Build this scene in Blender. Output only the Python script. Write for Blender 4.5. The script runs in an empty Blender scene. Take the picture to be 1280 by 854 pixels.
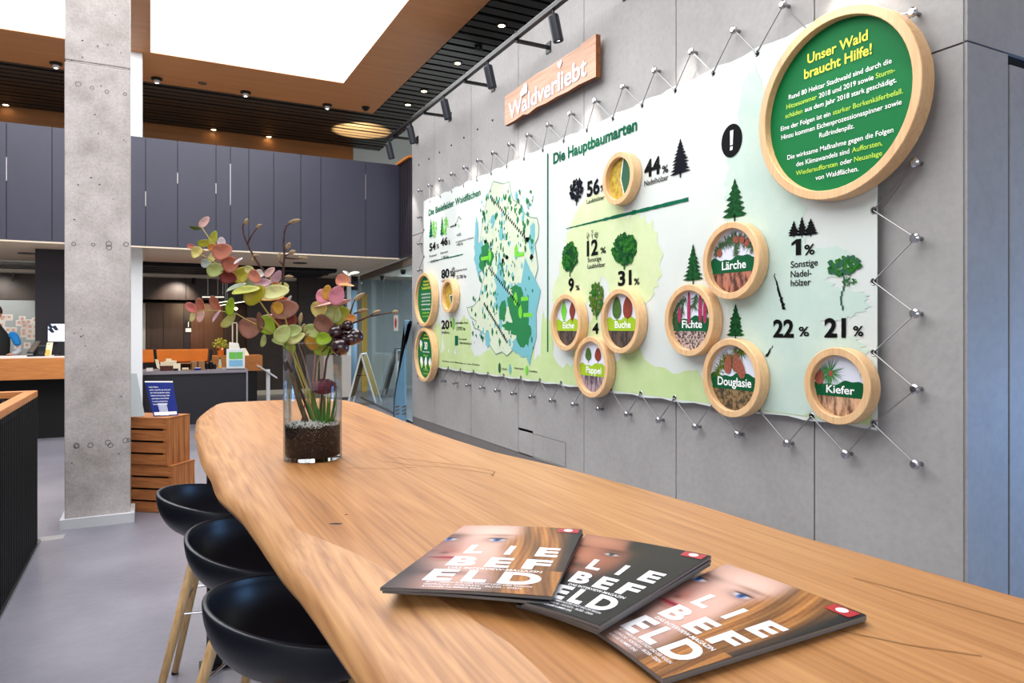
import bpy, math, random
import numpy as np
from mathutils import Vector, Matrix
C = bpy.context.scene.collection
PI = math.pi
R = random.Random(7)

# ------------------------------------------------------------------ camera
F_PX, HZ, CAM_H = 879.0, 410.0, 1.5
SY, CY = 0.457, 0.8895
cam_d = bpy.data.cameras.new('camera'); cam = bpy.data.objects.new('camera', cam_d); C.objects.link(cam)
cam.location = (0, 0, CAM_H); cam.rotation_euler = (PI/2, 0, -math.atan2(SY, CY))
cam_d.sensor_width = 36; cam_d.lens = 36*F_PX/1280; cam_d.shift_y = -(427-HZ)/1280
cam_d.clip_start = 0.05; cam_d.clip_end = 100
bpy.context.scene.camera = cam

# ------------------------------------------------------------------ world, large lights, exposure
vs = bpy.context.scene.view_settings
bpy.context.scene.display_settings.display_device = 'sRGB'
vs.view_transform = 'Standard'; vs.look = 'None'; vs.exposure = 0.0; vs.gamma = 1; vs.use_curve_mapping = False
w = bpy.data.worlds.new('world'); bpy.context.scene.world = w; w.use_nodes = True
w.node_tree.nodes['Background'].inputs[0].default_value = (0.90, 0.94, 1.0, 1)
w.node_tree.nodes['Background'].inputs[1].default_value = 0.36
def light(kind, name, loc, aim, power, col=(1,1,1), size=1, size_y=None, spot=None, blend=.5):
    d = bpy.data.lights.new(name, kind); d.energy = power; d.color = col
    if kind == 'AREA':
        d.size = size
        if size_y: d.shape = 'RECTANGLE'; d.size_y = size_y
    else: d.shadow_soft_size = size
    if spot: d.spot_size = math.radians(spot); d.spot_blend = blend
    o = bpy.data.objects.new(name, d); C.objects.link(o); o.location = loc
    o.rotation_euler = (Vector(aim)-Vector(loc)).to_track_quat('-Z', 'Y').to_euler(); return o
# daylight from the glazed street front behind the photographer and through the windows on the right
light('AREA', 'street_front_daylight', (-1.5, -5.5, 3.0), (1.0, 6, 1.0), 210, (.95,.97,1), 7, 4)
light('AREA', 'side_window_daylight', (6.3,.3,.75), (4.2,2.1,.5), 70, (.20,.48,1), 1.6, 1.0)
light('SPOT','side_warm_fill',(4.3,1.1,4.7),(4.1,2.1,3.3),14,(1,.6,.38),.05,spot=50)  # unseen warm light added to brown the top of the return face
light('AREA', 'foyer_daylight', (6.0, 15.0, 2.4), (4.5, 12.0, 0.5), 60, (.8,.93,1), 2, 2)

# ------------------------------------------------------------------ photograph measurements turned into points in the room
def ray(px): return (F_PX*SY+(px-640)*CY, F_PX*CY-(px-640)*SY)
def onz(px, py, z):
    t = (z-CAM_H)/(HZ-py); a, b = ray(px); return Vector((t*a, t*b, z))
def onx(px, py, X):
    a, b = ray(px); t = X/a; return Vector((X, t*b, CAM_H+(HZ-py)*t))
def ony(px, py, Y):
    a, b = ray(px); t = Y/b; return Vector((t*a, Y, CAM_H+(HZ-py)*t))
def ond(px, py, D):
    a, b = ray(px); t = D/F_PX; return Vector((t*a, t*b, CAM_H+(HZ-py)*t))

# ------------------------------------------------------------------ materials
M = {}
def mat(name, col, rough=.6, metal=0, var=0, scale=8, stretch=(1,1,1), bump=0, col2=None, emit=0, spec=.5, coat=0, detail=4, dist=0, ramp=(.35,.65), bscale=None, coords='Object'):
    m = bpy.data.materials.new(name); m.use_nodes = True; nt = m.node_tree; b = nt.nodes['Principled BSDF']
    b.inputs['Roughness'].default_value = rough; b.inputs['Metallic'].default_value = metal
    b.inputs['Specular IOR Level'].default_value = spec; b.inputs['Coat Weight'].default_value = coat
    b.inputs['Base Color'].default_value = (*col, 1)
    if emit:
        b.inputs['Emission Color'].default_value = (*col, 1); b.inputs['Emission Strength'].default_value = emit
    if var or col2 or bump:
        tc = nt.nodes.new('ShaderNodeTexCoord'); mp = nt.nodes.new('ShaderNodeMapping'); mp.inputs['Scale'].default_value = stretch
        nt.links.new(tc.outputs[coords], mp.inputs[0])
        n = nt.nodes.new('ShaderNodeTexNoise'); n.inputs['Scale'].default_value = scale; n.inputs['Detail'].default_value = detail; n.inputs['Distortion'].default_value = dist
        n.inputs['Roughness'].default_value = .65
        nt.links.new(mp.outputs[0], n.inputs['Vector'])
        if var or col2:
            c2 = col2 if col2 else tuple(max(0, c*(1-var)) for c in col)
            rp = nt.nodes.new('ShaderNodeValToRGB'); rp.color_ramp.elements[0].position = ramp[0]; rp.color_ramp.elements[1].position = ramp[1]
            rp.color_ramp.elements[0].color = (*c2, 1); rp.color_ramp.elements[1].color = (*col, 1)
            nt.links.new(n.outputs['Fac'], rp.inputs[0]); nt.links.new(rp.outputs[0], b.inputs['Base Color'])
            if emit: nt.links.new(rp.outputs[0], b.inputs['Emission Color'])
        if bump:
            bp = nt.nodes.new('ShaderNodeBump'); bp.inputs['Strength'].default_value = bump; bp.inputs['Distance'].default_value = .01
            src = n
            if bscale:
                src = nt.nodes.new('ShaderNodeTexNoise'); src.inputs['Scale'].default_value = bscale; src.inputs['Detail'].default_value = 4
                nt.links.new(mp.outputs[0], src.inputs['Vector'])
            nt.links.new(src.outputs['Fac'], bp.inputs['Height']); nt.links.new(bp.outputs[0], b.inputs['Normal'])
    M[name] = m; return m
def s(r, g, b):   # sRGB 0-255 to linear
    f = lambda c: (c/255/12.92 if c/255 <= .04045 else ((c/255+.055)/1.055)**2.4)
    return (f(r), f(g), f(b))

def layered_concrete(name, a, bcol, pores, scale=1.4, rough=.6):
    m = bpy.data.materials.new(name); m.use_nodes = True; nt = m.node_tree; b = nt.nodes['Principled BSDF']; N = nt.nodes.new; L = nt.links.new
    tc = N('ShaderNodeTexCoord')
    n1 = N('ShaderNodeTexNoise'); n1.inputs['Scale'].default_value = scale; n1.inputs['Detail'].default_value = 8; n1.inputs['Roughness'].default_value = .6
    n2 = N('ShaderNodeTexNoise'); n2.inputs['Scale'].default_value = scale*22; n2.inputs['Detail'].default_value = 5
    for n in (n1, n2): L(tc.outputs['Object'], n.inputs['Vector'])
    r1 = N('ShaderNodeValToRGB'); r1.color_ramp.elements[0].color = (*a, 1); r1.color_ramp.elements[1].color = (*bcol, 1)
    r1.color_ramp.elements[0].position = .34; r1.color_ramp.elements[1].position = .68
    L(n1.outputs['Fac'], r1.inputs[0])
    mx = N('ShaderNodeMix'); mx.data_type = 'RGBA'; mx.blend_type = 'MULTIPLY'; mx.inputs[0].default_value = 1
    r2 = N('ShaderNodeValToRGB'); r2.color_ramp.elements[0].color = (1-pores, 1-pores, 1-pores, 1); r2.color_ramp.elements[0].position = .3; r2.color_ramp.elements[1].position = .6
    L(n2.outputs['Fac'], r2.inputs[0]); L(r1.outputs[0], mx.inputs[6]); L(r2.outputs[0], mx.inputs[7]); L(mx.outputs[2], b.inputs['Base Color'])
    bp = N('ShaderNodeBump'); bp.inputs['Strength'].default_value = .15; bp.inputs['Distance'].default_value = .01
    L(n2.outputs['Fac'], bp.inputs['Height']); L(bp.outputs[0], b.inputs['Normal']); b.inputs['Roughness'].default_value = rough
    M[name] = m; return m
layered_concrete('fibre_cement', s(152,149,147), s(168,165,163), .08, 1.0, .62)
layered_concrete('concrete', s(158,150,145), s(202,194,191), .16, 2.6, .75)
layered_concrete('screed', s(112,110,120), s(140,137,147), .05, .9, .30)

def oak(name, dark, mid, light_, axis='Y', rough=.38, ring=5.0):
    m = bpy.data.materials.new(name); m.use_nodes = True; nt = m.node_tree; b = nt.nodes['Principled BSDF']; N = nt.nodes.new; L = nt.links.new
    tc = N('ShaderNodeTexCoord'); mp = N('ShaderNodeMapping'); mp2 = N('ShaderNodeMapping')
    mp.inputs['Scale'].default_value = (1, .07, 1); mp2.inputs['Scale'].default_value = (1, .018, 1)
    if axis == 'X': mp.inputs['Scale'].default_value = (.07, 1, 1); mp2.inputs['Scale'].default_value = (.045, 1, 1)
    if axis == 'Z': mp.inputs['Scale'].default_value = (1, 1, .07); mp2.inputs['Scale'].default_value = (1, 1, .045)
    L(tc.outputs['Object'], mp.inputs[0]); L(tc.outputs['Object'], mp2.inputs[0])
    n1 = N('ShaderNodeTexNoise'); n1.inputs['Scale'].default_value = ring; n1.inputs['Detail'].default_value = 3; n1.inputs['Distortion'].default_value = .6
    L(mp.outputs[0], n1.inputs['Vector'])
    mul = N('ShaderNodeMath'); mul.operation = 'MULTIPLY'; mul.inputs[1].default_value = 18
    fr = N('ShaderNodeMath'); fr.operation = 'PINGPONG'; fr.inputs[1].default_value = 1
    L(n1.outputs['Fac'], mul.inputs[0]); L(mul.outputs[0], fr.inputs[0])
    n2 = N('ShaderNodeTexNoise'); n2.inputs['Scale'].default_value = 110; n2.inputs['Detail'].default_value = 3
    L(mp2.outputs[0], n2.inputs['Vector'])
    n3 = N('ShaderNodeTexNoise'); n3.inputs['Scale'].default_value = 2.2; L(mp.outputs[0], n3.inputs['Vector'])
    a1 = N('ShaderNodeMath'); a1.operation = 'MULTIPLY_ADD'; a1.inputs[1].default_value = .20; L(fr.outputs[0], a1.inputs[0]); L(n2.outputs['Fac'], a1.inputs[2])
    a2 = N('ShaderNodeMath'); a2.operation = 'MULTIPLY_ADD'; a2.inputs[1].default_value = .8; L(n3.outputs['Fac'], a2.inputs[0]); L(a1.outputs[0], a2.inputs[2])
    mr = N('ShaderNodeMapRange'); mr.inputs[1].default_value = .65; mr.inputs[2].default_value = 1.45; L(a2.outputs[0], mr.inputs[0])
    rp = N('ShaderNodeValToRGB'); e = rp.color_ramp.elements; e[0].color = (*dark, 1); e[1].color = (*light_, 1); e[0].position = .0; e[1].position = 1
    k = e.new(.45); k.color = (*mid, 1)
    L(mr.outputs[0], rp.inputs[0]); L(rp.outputs[0], b.inputs['Base Color']); b.inputs['Roughness'].default_value = rough
    bp = N('ShaderNodeBump'); bp.inputs['Strength'].default_value = .08; bp.inputs['Distance'].default_value = .004; L(n2.outputs['Fac'], bp.inputs['Height']); L(bp.outputs[0], b.inputs['Normal'])
    M[name] = m; return m
oak('oak_top', s(138,86,44), s(178,122,71), s(201,147,94), rough=.36, ring=6)
oak('oak_sap', s(150,98,54), s(184,131,80), s(208,158,106), rough=.5, ring=9)
oak('beech', s(206,160,112), s(222,180,132), s(234,196,150), 'Z', .45, 9)
oak('sign_wood', s(190,140,112), s(212,168,140), s(228,190,164), 'Y', .55, 5)
oak('leg_wood', s(176,132,80), s(204,162,108), s(222,184,132), 'Z', .4, 14)
oak('counter_wood', s(168,98,42), s(196,122,58), s(212,142,74), 'X', .45, 6)
oak('crate_wood', s(120,66,28), s(172,104,52), s(202,134,76), 'X', .7, 9)
oak('crate_wood_up', s(130,70,30), s(180,110,56), s(208,142,84), 'Z', .7, 9)
mat('veneer_ceiling', s(212,146,92), .5, var=.12, scale=2, stretch=(.3,4,1))
mat('timber_beam', s(170,112,60), .5, var=.2, scale=3, stretch=(.3,4,4))
mat('slat_black', s(34,32,32), .38, var=.3, scale=5, stretch=(.2,6,1))
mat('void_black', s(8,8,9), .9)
mat('fascia_blue', s(50,49,66), .42, var=.10, scale=1.4)
mat('reveal_gold', s(200,190,190), .3, .6)
mat('fascia_dark', s(22,22,34), .7)
mat('soffit_cream', s(214,196,172), .7)
mat('white_paint', s(225,225,226), .6)
mat('trim_white', s(206,206,210), .45)
mat('pale_wall', s(200,208,204), .7, var=.05, scale=1)
mat('grey_wall', s(178,186,188), .7, var=.05, scale=1)
mat('brown_panel', s(66,48,38), .42, var=.35, scale=2, stretch=(6,1,.4))
mat('brown_door', s(92,58,36), .45, var=.3, scale=2, stretch=(8,1,.4))
mat('dark_wall', s(66,54,48), .5, var=.3, scale=2)
mat('pier_dark', s(34,27,38), .5)
mat('black_metal', s(20,20,24), .4, .3)
mat('black_powder', s(36,37,46), .35, .2)
mat('rail_black', s(12,12,13), .5)
mat('stool_black', s(25,28,38), .36, spec=.5)
mat('chrome', s(190,190,195), .18, 1)
mat('steel', s(150,150,152), .28, 1)
mat('cable', s(150,150,150), .35, .8)
mat('banner', s(208,214,209), .55, var=.03, scale=3)
mat('ink_black', s(8,8,12), .7, spec=.1)
mat('ink_green', s(4,92,64), .7, spec=.1)
mat('ink_dkgreen', s(14,84,52), .6)
mat('disc_green', s(0,108,54), .6, spec=.2)
mat('band_green', s(0,84,46), .6, spec=.2)
mat('band_lime', s(156,190,30), .4)
mat('txt_yellow', s(240,236,60), .5)
mat('txt_lime', s(180,220,60), .5)
mat('txt_white', s(244,246,244), .5)
mat('wash_green', s(194,212,158), .6, col2=s(180,203,138), scale=3, detail=6)
mat('wash_yellow', s(206,216,172), .6, col2=s(194,210,158), scale=5, detail=6)
mat('wash_blue', s(194,212,200), .6, col2=s(184,206,195), scale=5, detail=6)
mat('map_pale', s(204,214,188), .6, var=.06, scale=6)
mat('map_blue', s(110,176,184), .6)
mat('map_green', s(14,118,62), .6)
mat('map_line', s(120,150,130), .6)
mat('leaf_bright', s(110,200,50), .6)
mat('tree_dark', s(8,44,24), .7, col2=s(24,88,40), scale=40, spec=.1)
mat('tree_mid', s(52,124,36), .7, col2=s(14,70,26), scale=45, spec=.1)
mat('tree_olive', s(112,122,40), .7, col2=s(56,84,26), scale=45, spec=.1)
mat('ink_navy', s(8,9,24), .7, spec=.1)
mat('leaf_red', s(140,50,30), .6, var=.35, scale=30)
mat('leaf_green', s(70,110,40), .6, var=.35, scale=30)
mat('photo_white', s(222,224,236), .5)
mat('bark_dark', s(84,68,60), .8, col2=s(36,28,26), scale=30, stretch=(1,1,.25), ramp=(.42,.56))
mat('bark_red', s(176,112,88), .8, col2=s(70,40,32), scale=26, stretch=(1,1,.35), ramp=(.42,.58))
mat('bark_tan', s(206,164,130), .8, col2=s(96,62,44), scale=22, stretch=(1,1,.3), ramp=(.4,.58))
mat('bark_speckle', s(190,168,160), .8, col2=s(60,42,42), scale=60, ramp=(.45,.55))
mat('bark_moss', s(138,110,70), .8, col2=s(50,44,30), scale=36, ramp=(.42,.58))
mat('bark_violet', s(160,140,150), .8, col2=s(66,50,60), scale=40, stretch=(1,1,.2), ramp=(.43,.57))
mat('cone_pink', s(180,40,90), .6, var=.4, scale=40)
mat('cone_brown', s(168,88,66), .7, var=.5, scale=60)
mat('needle', s(50,84,44), .6)
mat('needle_bright', s(60,130,60), .6)
mat('endgrain_yellow', s(206,180,60), .6, col2=s(150,110,30), scale=24)
mat('blue_panel', s(120,172,206), .3, .4)
mat('blue_column', s(150,190,220), .35)
mat('slot_brown', s(96,84,72), .6)
mat('frame_white', s(232,234,236), .4)
mat('ochre', s(150,126,62), .6)
mat('yellow_panel', s(230,180,70), .6)
mat('pink_white', s(226,214,208), .6)
mat('counter_dark', s(30,29,36), .45, var=.1, scale=3)
mat('counter_top', s(140,132,140), .4)
mat('orange_seat', s(226,128,40), .6, var=.12, scale=4)
mat('brochure_blue', s(8,30,112), .6, spec=.2)
mat('paper', s(236,232,226), .6)
mat('cream_paper', s(236,222,190), .6)
mat('kraft', s(150,106,66), .8)
mat('basket', s(92,40,24), .7, var=.4, scale=40)
mat('bottle_clear', s(180,200,190), .1, spec=.8)
mat('screen_sky', s(130,186,220), .4)
mat('screen_green', s(110,190,70), .4)
mat('screen_grey', s(190,196,200), .4)
mat('tv_screen', s(222,232,255), .4, emit=.9)
mat('tv_dark', s(30,30,60), .4)
mat('vest_black', s(20,20,22), .8, var=.2, scale=30)
mat('sleeve_blue', s(24,130,206), .8)
mat('sleeve_grey', s(190,190,196), .8)
mat('skin', s(208,150,120), .5)
mat('hair_brown', s(62,40,28), .7)
mat('trousers', s(30,32,44), .8)
mat('twig', s(92,58,48), .8, col2=s(60,34,30), scale=60)
mat('twig_pale', s(150,120,110), .8, var=.3, scale=60)
mat('stem_yellow', s(176,156,70), .6)
mat('stem_brown', s(104,82,48), .75, col2=s(62,56,28), scale=60)
mat('stem_red', s(150,60,34), .6)
mat('bud', s(176,150,110), .8, var=.4, scale=80)
mat('berry', s(44,10,22), .12, spec=.7, coat=.5)
mat('flower_dark', s(112,32,52), .7, var=.5, scale=80)
mat('grass_green', s(60,128,44), .6)
mat('soil', s(58,42,36), .95, col2=s(18,13,12), scale=110, bump=.6, ramp=(.3,.62))
mat('pebble', s(228,226,222), .6)
mat('pebble_grey', s(120,116,110), .7)
mat('lamp_glow', (1,.97,.9), .5, emit=14)
mat('lamp_warm', (1,.72,.35), .5, emit=18)
mat('tube_glow', (1,.86,.62), .5, emit=3)
mat('strip_white', s(214,206,190), .5)
mat('skylight_glow', (.97,.985,1), .5, emit=5.2)
mat('page', s(120,118,118), .6, var=.3, scale=300, stretch=(.01,.01,4))
mat('cover_dark', s(30,30,36), .3)
mat('badge_red', s(178,24,40), .35)
mat('lettering_white', s(238,236,240), .4)
mat('waldsign_white', s(226,222,236), .5)
mat('edge_bark', s(140,80,40), .7, var=.4, scale=20)
mat('knot', s(34,20,12), .7)
mat('crack', s(150,104,58), .7)
mat('red_sign', s(190,30,30), .5)
mat('hatch', s(150,146,146), .6)
mat('base_grey', s(112,108,106), .6)
leafcols = dict(pg=s(206,176,130), g=s(96,130,46), yg=s(180,184,60), pk=s(224,176,166), rp=s(196,100,90), y=s(224,206,120), sa=s(214,132,106), o=s(226,146,60), pgy=s(196,202,196),
    gp=s(160,160,90), rb=s(164,88,62), dr=s(120,34,24), py=s(226,224,150), wp=s(220,208,214), gg=s(164,178,150), ol=s(170,160,30), li=s(206,164,180), ro=s(222,96,60),
    wh=s(232,228,222), bp=s(176,122,104), yo=s(214,160,50), br=s(140,90,72), lime=s(156,186,30), pgn=s(186,198,120), pink=s(224,140,160))
for k, c in leafcols.items():
    m = mat('leaf_'+k, c, .5, col2=tuple(.55*x for x in c), scale=22, detail=3, ramp=(.28,.55))
    m.node_tree.nodes['Principled BSDF'].inputs['Subsurface Weight'].default_value = 0
def glassmat(name, rough=0, ior=1.45, col=(1,1,1)):
    m = bpy.data.materials.new(name); m.use_nodes = True; b = m.node_tree.nodes['Principled BSDF']
    b.inputs['Transmission Weight'].default_value = 1; b.inputs['Roughness'].default_value = rough; b.inputs['IOR'].default_value = ior; b.inputs['Base Color'].default_value = (*col,1); M[name] = m
glassmat('clear_glass', 0, 1.45, (.98,1,.99))
def thin_glass(name, col, fac):
    m = bpy.data.materials.new(name); m.use_nodes = True; nt = m.node_tree; nt.nodes.clear()
    o = nt.nodes.new('ShaderNodeOutputMaterial'); t = nt.nodes.new('ShaderNodeBsdfTransparent'); g = nt.nodes.new('ShaderNodeBsdfGlossy'); mx = nt.nodes.new('ShaderNodeMixShader')
    t.inputs[0].default_value = (*col,1); g.inputs['Roughness'].default_value = .03
    mx.inputs[0].default_value = fac; nt.links.new(t.outputs[0], mx.inputs[1]); nt.links.new(g.outputs[0], mx.inputs[2]); nt.links.new(mx.outputs[0], o.inputs[0]); M[name] = m
thin_glass('pane_glass', (.86,.92,.93), .10)
def fresnel_glass(name, col):
    m = bpy.data.materials.new(name); m.use_nodes = True; nt = m.node_tree; nt.nodes.clear()
    o = nt.nodes.new('ShaderNodeOutputMaterial'); t = nt.nodes.new('ShaderNodeBsdfTransparent'); g = nt.nodes.new('ShaderNodeBsdfGlossy'); mx = nt.nodes.new('ShaderNodeMixShader'); lw = nt.nodes.new('ShaderNodeFresnel'); pw_ = nt.nodes.new('ShaderNodeMath')
    lw.inputs[0].default_value = 1.38; pw_.operation = 'MULTIPLY_ADD'; pw_.inputs[1].default_value = .8; pw_.inputs[2].default_value = .005
    t.inputs[0].default_value = (*col,1); g.inputs['Roughness'].default_value = .02
    nt.links.new(lw.outputs[0], pw_.inputs[0]); nt.links.new(pw_.outputs[0], mx.inputs[0]); nt.links.new(t.outputs[0], mx.inputs[1]); nt.links.new(g.outputs[0], mx.inputs[2]); nt.links.new(mx.outputs[0], o.inputs[0]); M[name] = m
fresnel_glass('vase_glass', (.95,.965,.96))
thin_glass('acrylic', (.95,.95,.97), .06)

# ------------------------------------------------------------------ mesh helpers
class MB:
    def __init__(s_): s_.v = []; s_.f = []; s_.mi = []
    def add(s_, vs_, fs, m=0):
        n = len(s_.v); s_.v += [tuple(v) for v in vs_]; s_.f += [tuple(i+n for i in f) for f in fs]; s_.mi += [m]*len(fs); return s_
    def box(s_, a, b, m=0, T=None):
        x0,y0,z0 = a; x1,y1,z1 = b
        if x0>x1: x0,x1=x1,x0
        if y0>y1: y0,y1=y1,y0
        if z0>z1: z0,z1=z1,z0
        v = [(x0,y0,z0),(x1,y0,z0),(x1,y1,z0),(x0,y1,z0),(x0,y0,z1),(x1,y0,z1),(x1,y1,z1),(x0,y1,z1)]
        if T: v = [T @ Vector(p) for p in v]
        return s_.add(v, [(0,3,2,1),(4,5,6,7),(0,1,5,4),(1,2,6,5),(2,3,7,6),(3,0,4,7)], m)
    def tube(s_, pts, r, n=8, m=0, cap=True):
        pts = [Vector(p) for p in pts]; rr = r if isinstance(r, (list,tuple)) else [r]*len(pts)
        vs_ = []; up = None
        for i, p in enumerate(pts):
            d = (pts[min(i+1,len(pts)-1)]-pts[max(i-1,0)]).normalized()
            if up is None: up = Vector((0,0,1)) if abs(d.z) < .9 else Vector((1,0,0))
            a = d.cross(up)
            if a.length < 1e-4: a = d.cross(Vector((0,1,0)))
            a.normalize(); b = a.cross(d).normalized(); up = b
            for k in range(n):
                t = 2*PI*k/n; vs_.append(p+a*math.cos(t)*rr[i]+b*math.sin(t)*rr[i])
        fs = []
        for i in range(len(pts)-1):
            for k in range(n): fs.append((i*n+k, i*n+(k+1)%n, (i+1)*n+(k+1)%n, (i+1)*n+k))
        if cap: fs.append(tuple(range(n))[::-1]); fs.append(tuple(range((len(pts)-1)*n, len(pts)*n)))
        return s_.add(vs_, fs, m)
    def lathe(s_, prof, c=(0,0,0), n=32, m=0, T=None, sx=1, sy=1):
        vs_ = []; fs = []
        for (r, z) in prof:
            for k in range(n):
                t = 2*PI*k/n; p = Vector((c[0]+r*math.cos(t)*sx, c[1]+r*math.sin(t)*sy, c[2]+z)); vs_.append(T @ p if T else p)
        for i in range(len(prof)-1):
            for k in range(n): fs.append((i*n+k, i*n+(k+1)%n, (i+1)*n+(k+1)%n, (i+1)*n+k))
        if prof[0][0] > 1e-6: fs.append(tuple(range(n))[::-1])
        if prof[-1][0] > 1e-6: fs.append(tuple(range((len(prof)-1)*n, len(prof)*n)))
        return s_.add(vs_, fs, m)
    def prism(s_, poly, vec, m=0):       # poly: 3D points, extruded along vec
        n = len(poly); vec = Vector(vec); a = [Vector(p) for p in poly]; b = [p+vec for p in a]
        return s_.add(a+b, [tuple(range(n))[::-1], tuple(range(n, 2*n))]+[(i, (i+1)%n, n+(i+1)%n, n+i) for i in range(n)], m)
    def ball(s_, c, r, n=12, m=0, sc=(1,1,1)):
        prof = [(r*math.sin(PI*i/(n//2)), -r*math.cos(PI*i/(n//2))) for i in range(n//2+1)]; prof[0] = (1e-7,-r); prof[-1] = (1e-7, r)
        vs_ = []; fs = []; c = Vector(c)
        for (q, z) in prof:
            for k in range(n): vs_.append(c+Vector((q*math.cos(2*PI*k/n)*sc[0], q*math.sin(2*PI*k/n)*sc[1], z*sc[2])))
        for i in range(len(prof)-1):
            for k in range(n): fs.append((i*n+k, i*n+(k+1)%n, (i+1)*n+(k+1)%n, (i+1)*n+k))
        return s_.add(vs_, fs, m)
    def build(s_, name, mats, parent=None, loc=None, smooth=False, bevel=0):
        if not isinstance(mats, (list,tuple)): mats = [mats]
        org = Vector(loc) if loc is not None else (wloc(parent) if parent else Vector((0,0,0)))
        me = bpy.data.meshes.new(name); me.from_pydata([tuple(Vector(v)-org) for v in s_.v], [], s_.f)
        for m in mats: me.materials.append(M[m])
        if len(mats) > 1: me.polygons.foreach_set('material_index', s_.mi)
        if smooth: me.polygons.foreach_set('use_smooth', [True]*len(me.polygons))
        me.update()
        o = bpy.data.objects.new(name, me); C.objects.link(o)
        if parent: o.parent = parent; o.location = org - wloc(parent)
        else: o.location = org
        if bevel:
            b = o.modifiers.new('bevel', 'BEVEL'); b.width = bevel; b.segments = 2; b.limit_method = 'ANGLE'
        return o
def wloc(o):
    p = Vector((0,0,0))
    while o: p += o.location; o = o.parent
    return p
def tag(o, label=None, cat=None, group=None, kind=None):
    if label: o['label'] = label
    if cat: o['category'] = cat
    if group: o['group'] = group
    if kind: o['kind'] = kind
    return o
def thing(name, label, cat, loc=(0,0,0), group=None, kind=None):
    o = bpy.data.objects.new(name, None); C.objects.link(o); o.location = loc; o.empty_display_size = .1
    return tag(o, label, cat, group, kind)
def copy_tree(o, parent=None):
    c = o.copy(); C.objects.link(c); c.parent = parent
    for ch in list(o.children): copy_tree(ch, c)
    return c
def B(a, b, m=0): return MB().box(a, b, m)

# text: a font curve turned into a flat mesh, then laid on a surface function f(u, v) -> point
_tc = {}
def text_mesh(txt, bold=0.0, spacing=1.0):
    key = (txt, bold, spacing)
    if key in _tc: return _tc[key]
    cu = bpy.data.curves.new('t', 'FONT'); cu.body = txt; cu.offset = bold; cu.resolution_u = 4; cu.space_character = spacing; cu.fill_mode = 'BOTH'; cu.size = 1
    ob = bpy.data.objects.new('t', cu); C.objects.link(ob); me = ob.to_mesh()
    v = [(p.co.x, p.co.y) for p in me.vertices]; f = [tuple(p.vertices) for p in me.polygons]
    ob.to_mesh_clear(); C.objects.unlink(ob); bpy.data.objects.remove(ob); bpy.data.curves.remove(cu)
    _tc[key] = (v, f); return v, f
CAP = .72     # set below from the font's own capital height
_h, _ = text_mesh('H'); CAP = max(p[1] for p in _h)
def text_on(mb, txt, f, x0, x1, y0, cap, bold=0.0, spacing=1.0, align='fit', m=0, flip=False, skew=0):
    v, fs = text_mesh(txt, bold, spacing)
    if not v: return
    mn = min(p[0] for p in v); mx = max(p[0] for p in v); sy = cap/CAP
    if align == 'fit': sx = (x1-x0)/max(1e-6, mx-mn); ox = x0
    elif align == 'center': sx = sy*x1; ox = x0-(mx-mn)*sx/2
    else: sx = sy*x1; ox = x0
    vs_ = [f(ox+(p[0]-mn)*sx+skew*p[1]*sy, y0+p[1]*sy) for p in v]
    mb.add(vs_, fs, m)

# ================================================================== SETTING
ZC, XW = 5.45, 3.62          # ceiling height, face of the long wall
fl = MB()
fl.box((-.72,-3,-.12),(9,20,0)); fl.box((-6,5.95,-.12),(-.72,20,0)); fl.build('floor','screed',loc=(0,0,0))['kind']='structure'
# expansion joint beside the column and small floor socket
B((-.70,5.9,0),(-.55,6.02,.002)).build('floor_plate','hatch',loc=(-.6,5.95,0))['kind']='structure'
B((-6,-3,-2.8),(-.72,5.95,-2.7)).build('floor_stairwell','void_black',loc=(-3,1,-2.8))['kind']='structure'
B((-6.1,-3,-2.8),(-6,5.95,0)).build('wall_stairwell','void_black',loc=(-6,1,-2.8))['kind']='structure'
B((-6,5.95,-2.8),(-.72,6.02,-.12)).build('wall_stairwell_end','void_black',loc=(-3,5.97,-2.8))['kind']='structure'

# ceiling: veneered strips round two skylights
ce = thing('ceiling',None,None,(0,0,ZC),kind='structure')
cl = MB()
cl.box((-6,11.34,ZC),(3.64,12.70,ZC+.25)); cl.box((-.26,1,ZC),(0,11.34,ZC+.25)); cl.box((2.765,1,ZC),(3.64,11.34,ZC+.25))
cl.build('veneer_strip','veneer_ceiling',ce)
sp = MB(); sp.box((3.56,2,ZC+.12),(4.62,15.35,ZC+.2)); sp.box((-6,12.72,ZC+.12),(3.56,15.35,ZC+.2)); sp.build('slat_backing','void_black',ce)
y = 2.2; i = 0
while y < 15.25:
    x0 = 3.66 if y < 12.68 else -6
    j = R.uniform(-.006,.006)
    B((x0,y,ZC+.01+j),(4.55,y+.15,ZC+.045+j)).build('slat','slat_black',ce); 
    y += .21
sk = thing('window_1',None,None,(1.38,6,ZC+.02),kind='structure')
B((0,1,ZC+.012),(2.765,11.34,ZC+.03)).build('pane','skylight_glow',sk)
sk = thing('window_2',None,None,(-2,6,ZC+.02),kind='structure')
B((-3.2,1,ZC+.012),(-.26,11.34,ZC+.03)).build('pane','skylight_glow',sk)

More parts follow.
